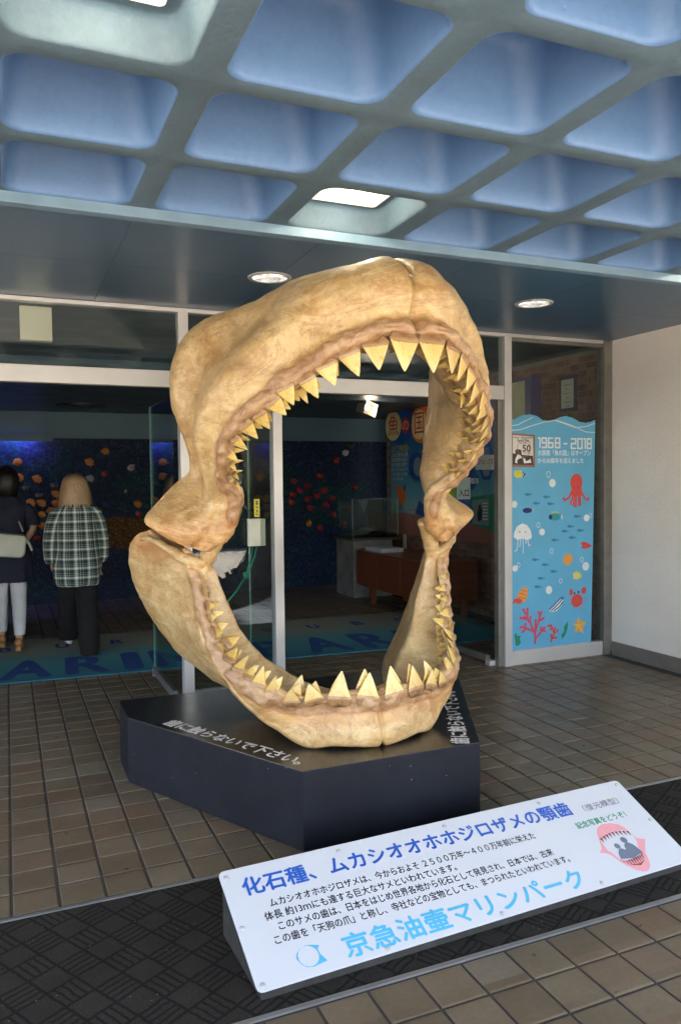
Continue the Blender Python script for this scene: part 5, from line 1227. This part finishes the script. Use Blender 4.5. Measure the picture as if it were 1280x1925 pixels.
def loft(name, rings_, mat, parent, n=28, fold=.0, seed=0, caps=(True, True), power=.9):
    """rings: (cx,cy,z,rx,ry). UV in metres for cloth patterns"""
    rs = []
    R2 = np.array(rings_, float); m_ = 26
    Q = catmull(R2, np.linspace(0, len(R2)-1-1e-6, m_))
    for i, (cx, cy, z, rx, ry) in enumerate(Q):
        ring = []
        for k in range(n):
            a = 2*math.pi*k/n; f = 1+fold*mnoise.noise(Vector((math.cos(a)*2.2+seed, math.sin(a)*2.2, z*5)))+fold*.6*math.sin(a*6+seed+z*7)*max(0, (m_-i)/m_ if rings_[0][2] < rings_[-1][2] else i/m_)
            ring.append((cx+rx*f*math.copysign(abs(math.cos(a))**power, math.cos(a)), cy+ry*f*math.copysign(abs(math.sin(a))**power, math.sin(a)), z+.01*fold*10*mnoise.noise(Vector((math.cos(a)*3, math.sin(a)*3, seed)))))
        rs.append(ring)
    mb = MB(); mb.rings(rs, False)
    if caps[0]: mb.f.append(tuple(reversed(range(n))))
    if caps[1]: mb.f.append(tuple((m_-1)*n+k for k in range(n)))
    me = mb.me(name, True); uvl = me.uv_layers.new(name='UVMap')
    rx0 = max(r[3] for r in rings_)
    for p in me.polygons:
        for li in p.loop_indices:
            v = me.vertices[me.loops[li].vertex_index].co; k = me.loops[li].vertex_index % n
            uvl.data[li].uv = ((rx0*2*math.pi/1.2)*(k/n if not (k == 0 and max(me.loops[x].vertex_index % n for x in p.loop_indices) > n/2) else 1.0), v.z)
    return put(name, me, mat, parent)
def body(parent, joints, edges, radii, mat):
    me = bpy.data.meshes.new('body'); me.from_pydata([tuple(j) for j in joints], edges, []); me.update()
    o = put('body', me, None, parent); me.materials.append(mat)
    sk = o.modifiers.new('skin', 'SKIN'); sk.use_smooth_shade = True
    for i, r in enumerate(radii):
        me.skin_vertices[0].data[i].radius = (r, r) if not isinstance(r, tuple) else r
    me.skin_vertices[0].data[0].use_root = True
    su = o.modifiers.new('sub', 'SUBSURF'); su.levels = 1; su.render_levels = 1
    return o
def shoe(parent, x, y, z, mat, heel=0, yaw=0, pitch=0, name='shoe', L=.25):
    rg = []
    for f, w, h in ((-.5, .022, .045), (-.42, .033, .075), (-.2, .036, .07), (.1, .042, .05), (.35, .042, .035), (.5, .022, .022)):
        ring = []
        for k in range(12):
            a = 2*math.pi*k/12; ring.append((w*math.cos(a), f*L, max(0, h/2+h/2*math.sin(a))+heel*max(0, -f+.1)))
        rg.append(ring)
    mb = MB().rings(rg)
    if heel: mb.box(-.022, .022, -.5*L, -.3*L, 0, heel*.5)
    o = mb.put(name, mat, parent, True, loc=(x, y, z), rot=(pitch, 0, yaw)); return o
def strands(parent, rings_, n, mat, seed=1, wid=.006, drop=.03):
    rnd = random.Random(seed); R2 = np.array(sorted(rings_, key=lambda q: -q[2]), float); mb = MB(); K = 9
    for _ in range(n):
        a = rnd.uniform(0, 2*math.pi); dr = rnd.uniform(-drop, drop*.6); w = wid*rnd.uniform(.6, 1.5); out = rnd.uniform(1.0, 1.06); tw = rnd.uniform(-.12, .12); V = []
        for k in range(K):
            f = k/(K-1); q = catmull(R2, np.array([f*(len(R2)-1)-1e-6 if k else 0.]))[0]
            aa = a+tw*f; x = q[0]+q[3]*out*math.cos(aa); y = q[1]+q[4]*out*math.sin(aa); z = q[2]+dr*f*f
            tx, ty = -math.sin(aa)*w*(1-.6*f), math.cos(aa)*w*(1-.6*f)
            V += [(x-tx, y-ty, z), (x+tx, y+ty, z)]
        mb.add(V, [(2*k, 2*k+1, 2*k+3, 2*k+2) for k in range(K-1)])
    return mb.put('hair_strands', mat, parent, True, kind='stuff')
# person in the plaid shirt, walking away
p1 = empty('person', (.57, 7.38, 0), 'person seen from behind with blond bob, oversized plaid shirt and wide black trousers, walking in', 'person')
S1 = 1.0
J = [(0, 0, .86), (0, .0, 1.02), (0, .0, 1.2), (0, .01, 1.3), (0, .015, 1.37), (0, .02, 1.45), (0, .02, 1.53),
     (-.14, .0, 1.27), (-.2, .01, 1.04), (-.205, .04, .83), (.14, .0, 1.27), (.2, .01, 1.04), (.205, .05, .83),
     (-.08, 0, .82), (-.075, .1, .46), (-.06, .3, .1), (.08, 0, .82), (.075, .0, .46), (.07, -.24, .12), (-.055, .42, .04), (.07, -.12, .04)]
E_ = [(0, 1), (1, 2), (2, 3), (3, 4), (4, 5), (5, 6), (3, 7), (7, 8), (8, 9), (3, 10), (10, 11), (11, 12), (0, 13), (13, 14), (14, 15), (0, 16), (16, 17), (17, 18), (15, 19), (18, 20)]
Rr = [(.13, .1), (.12, .09), (.13, .1), (.08, .07), .045, .08, .075, .05, .038, .028, .05, .038, .028, .075, .055, .036, .075, .055, .036, .03, .03]
body(p1, J, E_, Rr, M['skin'])
def hand(parent, wrist, dirv, side, mat):
    """palm with four fingers and a thumb, one skinned mesh"""
    d = Vector(dirv).normalized(); s = Vector(side).normalized(); w = Vector(wrist); up = d.cross(s)
    P = [w, w+d*.035, w+d*.075]; Ed = [(0, 1), (1, 2)]; R_ = [.017, (.022), (.02)]
    for k, L in enumerate((.062, .072, .067, .052)):
        o = (k-1.5)*.015; i = len(P); P += [w+d*.085+s*o, w+d*(.085+L*.5)+s*o*1.1+up*.008, w+d*(.085+L*.85)+s*o*1.1+up*.024]; Ed += [(2, i), (i, i+1), (i+1, i+2)]; R_ += [.009, .0082, .006]
    i = len(P); P += [w+d*.03+s*-.03, w+d*.06+s*-.048+up*.01]; Ed += [(1, i), (i, i+1)]; R_ += [.01, .008]
    me = bpy.data.meshes.new('hand'); me.from_pydata([tuple(p) for p in P], Ed, []); o = put('hand', me, None, parent); me.materials.append(mat)
    o.modifiers.new('skin', 'SKIN').use_smooth_shade = True
    for i, r in enumerate(R_): me.skin_vertices[0].data[i].radius = (r, r)
    me.skin_vertices[0].data[0].use_root = True; su = o.modifiers.new('sub', 'SUBSURF'); su.levels = 1; su.render_levels = 1
hand(p1, (-.205, .045, .81), (0.05, .05, -1), (0, 1, 0), M['skin']); hand(p1, (.205, .055, .81), (-.05, .05, -1), (0, 1, 0), M['skin'])
MP = mat_plaid()
loft('shirt', [(0, -.02, .60, .18, .165), (0, -.02, .64, .2, .175), (0, -.01, .8, .205, .165), (0, 0, 1.0, .185, .135), (0, .0, 1.16, .175, .125), (0, 0, 1.26, .17, .11), (0, 0.005, 1.315, .13, .095), (0, .01, 1.345, .07, .065)], MP, p1, 40, .075, 1.0, (False, False))
for sx in (-1, 1):
    loft('sleeve', [(sx*.215, .05, .79, .04, .05), (sx*.225, .04, .84, .052, .062), (sx*.225, .02, .98, .06, .07), (sx*.2, .01, 1.14, .063, .08), (sx*.165, .0, 1.24, .068, .085), (sx*.13, 0, 1.295, .06, .075)], MP, p1, 24, .07, 2.0+sx, (False, False))
for sx, fy, ft_ in ((-1, .34, .05), (1, -.3, .02)):
    loft('trouser_leg', [(sx*.065, fy*.95, ft_, .075, .09), (sx*.068, fy*.8, .14, .09, .105), (sx*.07, fy*.36, .42, .095, .105), (sx*.072, fy*.04, .68, .095, .1), (sx*.06, 0, .86, .095, .1)], M['blackcloth'], p1, 24, .05, 3+sx)
shoe(p1, -.075, .42, .004, M['whiteshoe'], 0, .12); shoe(p1, .075, -.19, .004, M['whiteshoe'], 0, -.1)
HB = mat_hair('blond_hair', (.34, .21, .11), (.62, .44, .27), (1.53, 1.61, (.06, .035, .02)))
loft('hair', [(0, .0, 1.325, .138, .105), (0, 0.0, 1.335, .143, .11), (0, .0, 1.4, .134, .115), (0, .01, 1.47, .12, .115), (0, .02, 1.53, .104, .105), (0, .03, 1.575, .076, .085), (0, .03, 1.6, .04, .05), (0, .03, 1.602, .005, .008)], HB, p1, 36, .04, 5., (True, True), 1.0)
strands(p1, [(0, 0, 1.325, .142, .108), (0, 0, 1.4, .135, .115), (0, .01, 1.47, .12, .115), (0, .02, 1.53, .104, .105), (0, .03, 1.575, .076, .085), (0, .03, 1.6, .01, .012)], 420, HB)
# person in the navy dress with white handbag
p2 = empty('person', (.005, 7.75, 0), 'person seen from behind at the left edge in navy dress, white trousers and tan heels', 'person')
J = [(0, 0, .9), (0, .0, 1.05), (0, .0, 1.2), (0, .01, 1.32), (0, .015, 1.4), (0, .02, 1.48), (0, .02, 1.57),
     (-.16, .0, 1.31), (-.22, .0, 1.08), (-.14, -.08, .93), (.16, .0, 1.31), (.225, -.02, 1.1), (.12, -.13, .96),
     (-.08, 0, .86), (-.08, .06, .48), (-.08, .08, .1), (.08, 0, .86), (.075, .0, .48), (.07, -.14, .12), (-.08, .17, .05), (.07, -.04, .05)]
body(p2, J, E_, [(.12, .09), (.1, .08), (.12, .09), (.075, .06), .045, .075, .075, .045, .036, .026, .048, .036, .026, .07, .052, .034, .07, .052, .034, .028, .028], M['skin'])
hand(p2, (.105, -.135, .955), (-1, -.1, -.1), (0, .1, 1), M['skin'])
loft('dress', [(0, 0, .62, .215, .16), (0, 0, .7, .205, .155), (0, 0, .9, .19, .14), (0, 0, 1.08, .15, .11), (0, 0, 1.2, .17, .115), (0, 0, 1.3, .18, .11), (0, 0, 1.37, .13, .085), (0, .01, 1.41, .06, .06)], M['navy'], p2, 36, .07, 4., (False, False))
for sx in (-1, 1): loft('sleeve', [(sx*.222, 0, 1.13, .06, .07), (sx*.205, 0, 1.2, .065, .075), (sx*.175, 0, 1.28, .062, .07), (sx*.14, 0, 1.33, .05, .06)], M['navy'], p2, 20, .03, 6., (False, False))
for sx, fy in ((-1, .09), (1, -.15)):
    loft('trouser_leg', [(sx*.075, fy, .15, .046, .05), (sx*.077, fy*.7, .3, .058, .062), (sx*.078, fy*.3, .5, .068, .075), (sx*.08, 0, .75, .085, .09)], M['whitejean'], p2, 20, .04, 7+sx)
shoe(p2, -.08, .13, .004, M['tan'], .09, .1, 0, 'heeled_shoe', .22); shoe(p2, .07, -.1, .004, M['tan'], .09, -.1, 0, 'heeled_shoe', .22)
HD = mat_hair('black_hair', (.006, .004, .004), (.016, .011, .009))
loft('hair', [(0, .0, 1.41, .075, .07), (0, 0, 1.45, .092, .1), (0, .0, 1.5, .105, .115), (0, .01, 1.57, .102, .12), (0, .02, 1.63, .078, .1), (0, .03, 1.67, .045, .06), (0, .03, 1.68, .01, .02)], HD, p2, 32, .05, 8., (True, True), 1.0)
strands(p2, [(0, 0, 1.42, .08, .075), (0, 0, 1.45, .092, .1), (0, 0, 1.5, .105, .115), (0, .01, 1.57, .102, .12), (0, .02, 1.63, .078, .1), (0, .03, 1.68, .01, .02)], 300, HD, 2)
hbag = empty('handbag', (-.0, 7.52, .98), 'white leather shoulder bag hanging at the hip of the person in navy', 'handbag')
BG = simple('off_white_leather', (.42, .43, .36), .45, bmp=.15)
MB().prism([(-.2, .12), (.14, .07), (.155, .04), (.14, -.1), (.11, -.13), (-.18, -.1), (-.22, -.02)], -.05, .05, lambda x, y, h: (x, h, y)).put('bag_body', BG, hbag, bevel=.02)
MB().prism([(-.2, .125), (.14, .076), (.142, .066), (-.2, .112)], -.056, .056, lambda x, y, h: (x, h, y)).put('zip_band', M['ink'], hbag)
MB().tube([(.14, 0, .05), (.175, 0, .0), (.2, 0, -.07)], [.012, .012, .01]).put('strap_end', BG, hbag)
MB().tube([(-.19, .02, .1), (-.22, .16, .25), (-.12, .22, .43), (.02, .24, .42), (.13, .1, .1)], .007).put('strap', BG, hbag)

# ================================================================== beyond the canopy: what the daylight and the glass see
def foliage(name, x, y, h, r, label):
    t_ = empty(name, (x, y, 0), label, 'tree', 'trees facing the entrance')
    MB().tube([(0, 0, 0), (.1, 0, h*.3), (.0, .1, h*.62)], [.2, .15, .09], 8).put('trunk', M['wedge'], t_)
    mb = MB()
    for _ in range(2600):
        d = Vector((random.gauss(0, 1), random.gauss(0, 1), random.gauss(0, .8))); d = d.normalized()*r*(.5+.5*random.random()**.5)*(1+.25*mnoise.noise(d*1.3))
        c = d+Vector((0, 0, h*.7)); a = Vector((random.gauss(0, 1), random.gauss(0, 1), random.gauss(0, 1))).normalized()*.16; b2 = a.orthogonal().normalized()*.09
        mb.add([c-a, c+b2, c+a, c-b2], [(0, 1, 2, 3)])
    mb.put('crown', LEAF, t_)
LEAF = simple('tree_leaf', (.045, .085, .02), .6, var=.5, vs=2)
for k, (x, y, h, r) in enumerate([(-16, -38, 4.5, 2.4), (-7, -42, 5, 2.7), (1.5, -40, 4.2, 2.3), (9.5, -41, 4.8, 2.5), (-26, -39, 5, 2.6), (19, -42, 5, 2.6)]):
    foliage('broadleaf_tree', x, y, h, r, ['second broadleaf tree from the left across the forecourt', 'third broadleaf tree from the left across the forecourt', 'broadleaf tree straight across the forecourt from the entrance, the lowest one', 'second broadleaf tree from the right across the forecourt', 'leftmost broadleaf tree across the forecourt', 'rightmost broadleaf tree across the forecourt'][k])
hg = empty('added_hedge', (4.2, -7.5, 0), 'added hedge in the forecourt, dimming the reflection in the sidelight glass', 'hedge')  # added hedge, placed to darken what the sidelight glass reflects
mb = MB()
for _ in range(5200):
    c = Vector((random.uniform(-3.6, 3.8), random.uniform(-.7, .7), random.uniform(.05, 1.25)*(1 if random.random() < .9 else 1.2))); a = Vector((random.gauss(0, 1), random.gauss(0, 1), random.gauss(0, 1))).normalized()*.09; b2 = a.orthogonal().normalized()*.05
    mb.add([c-a, c+b2, c+a, c-b2], [(0, 1, 2, 3)])
mb.put('leaves', LEAF, hg); boxo('hedge_core', (-3.5, 3.7, -.55, .55, 0, 1.05), LEAF, hg)
hills = MB().add([(-120, -70, -.2), (120, -70, -.2), (120, -74, 3), (60, -76, 5), (0, -75, 3.5), (-60, -77, 5.5), (-120, -74, 3)], [(0, 1, 2, 3, 4, 5, 6)]).put('hills', simple('wooded_hill', (.03, .055, .02), .9, var=.5, vs=.3), kind='structure')
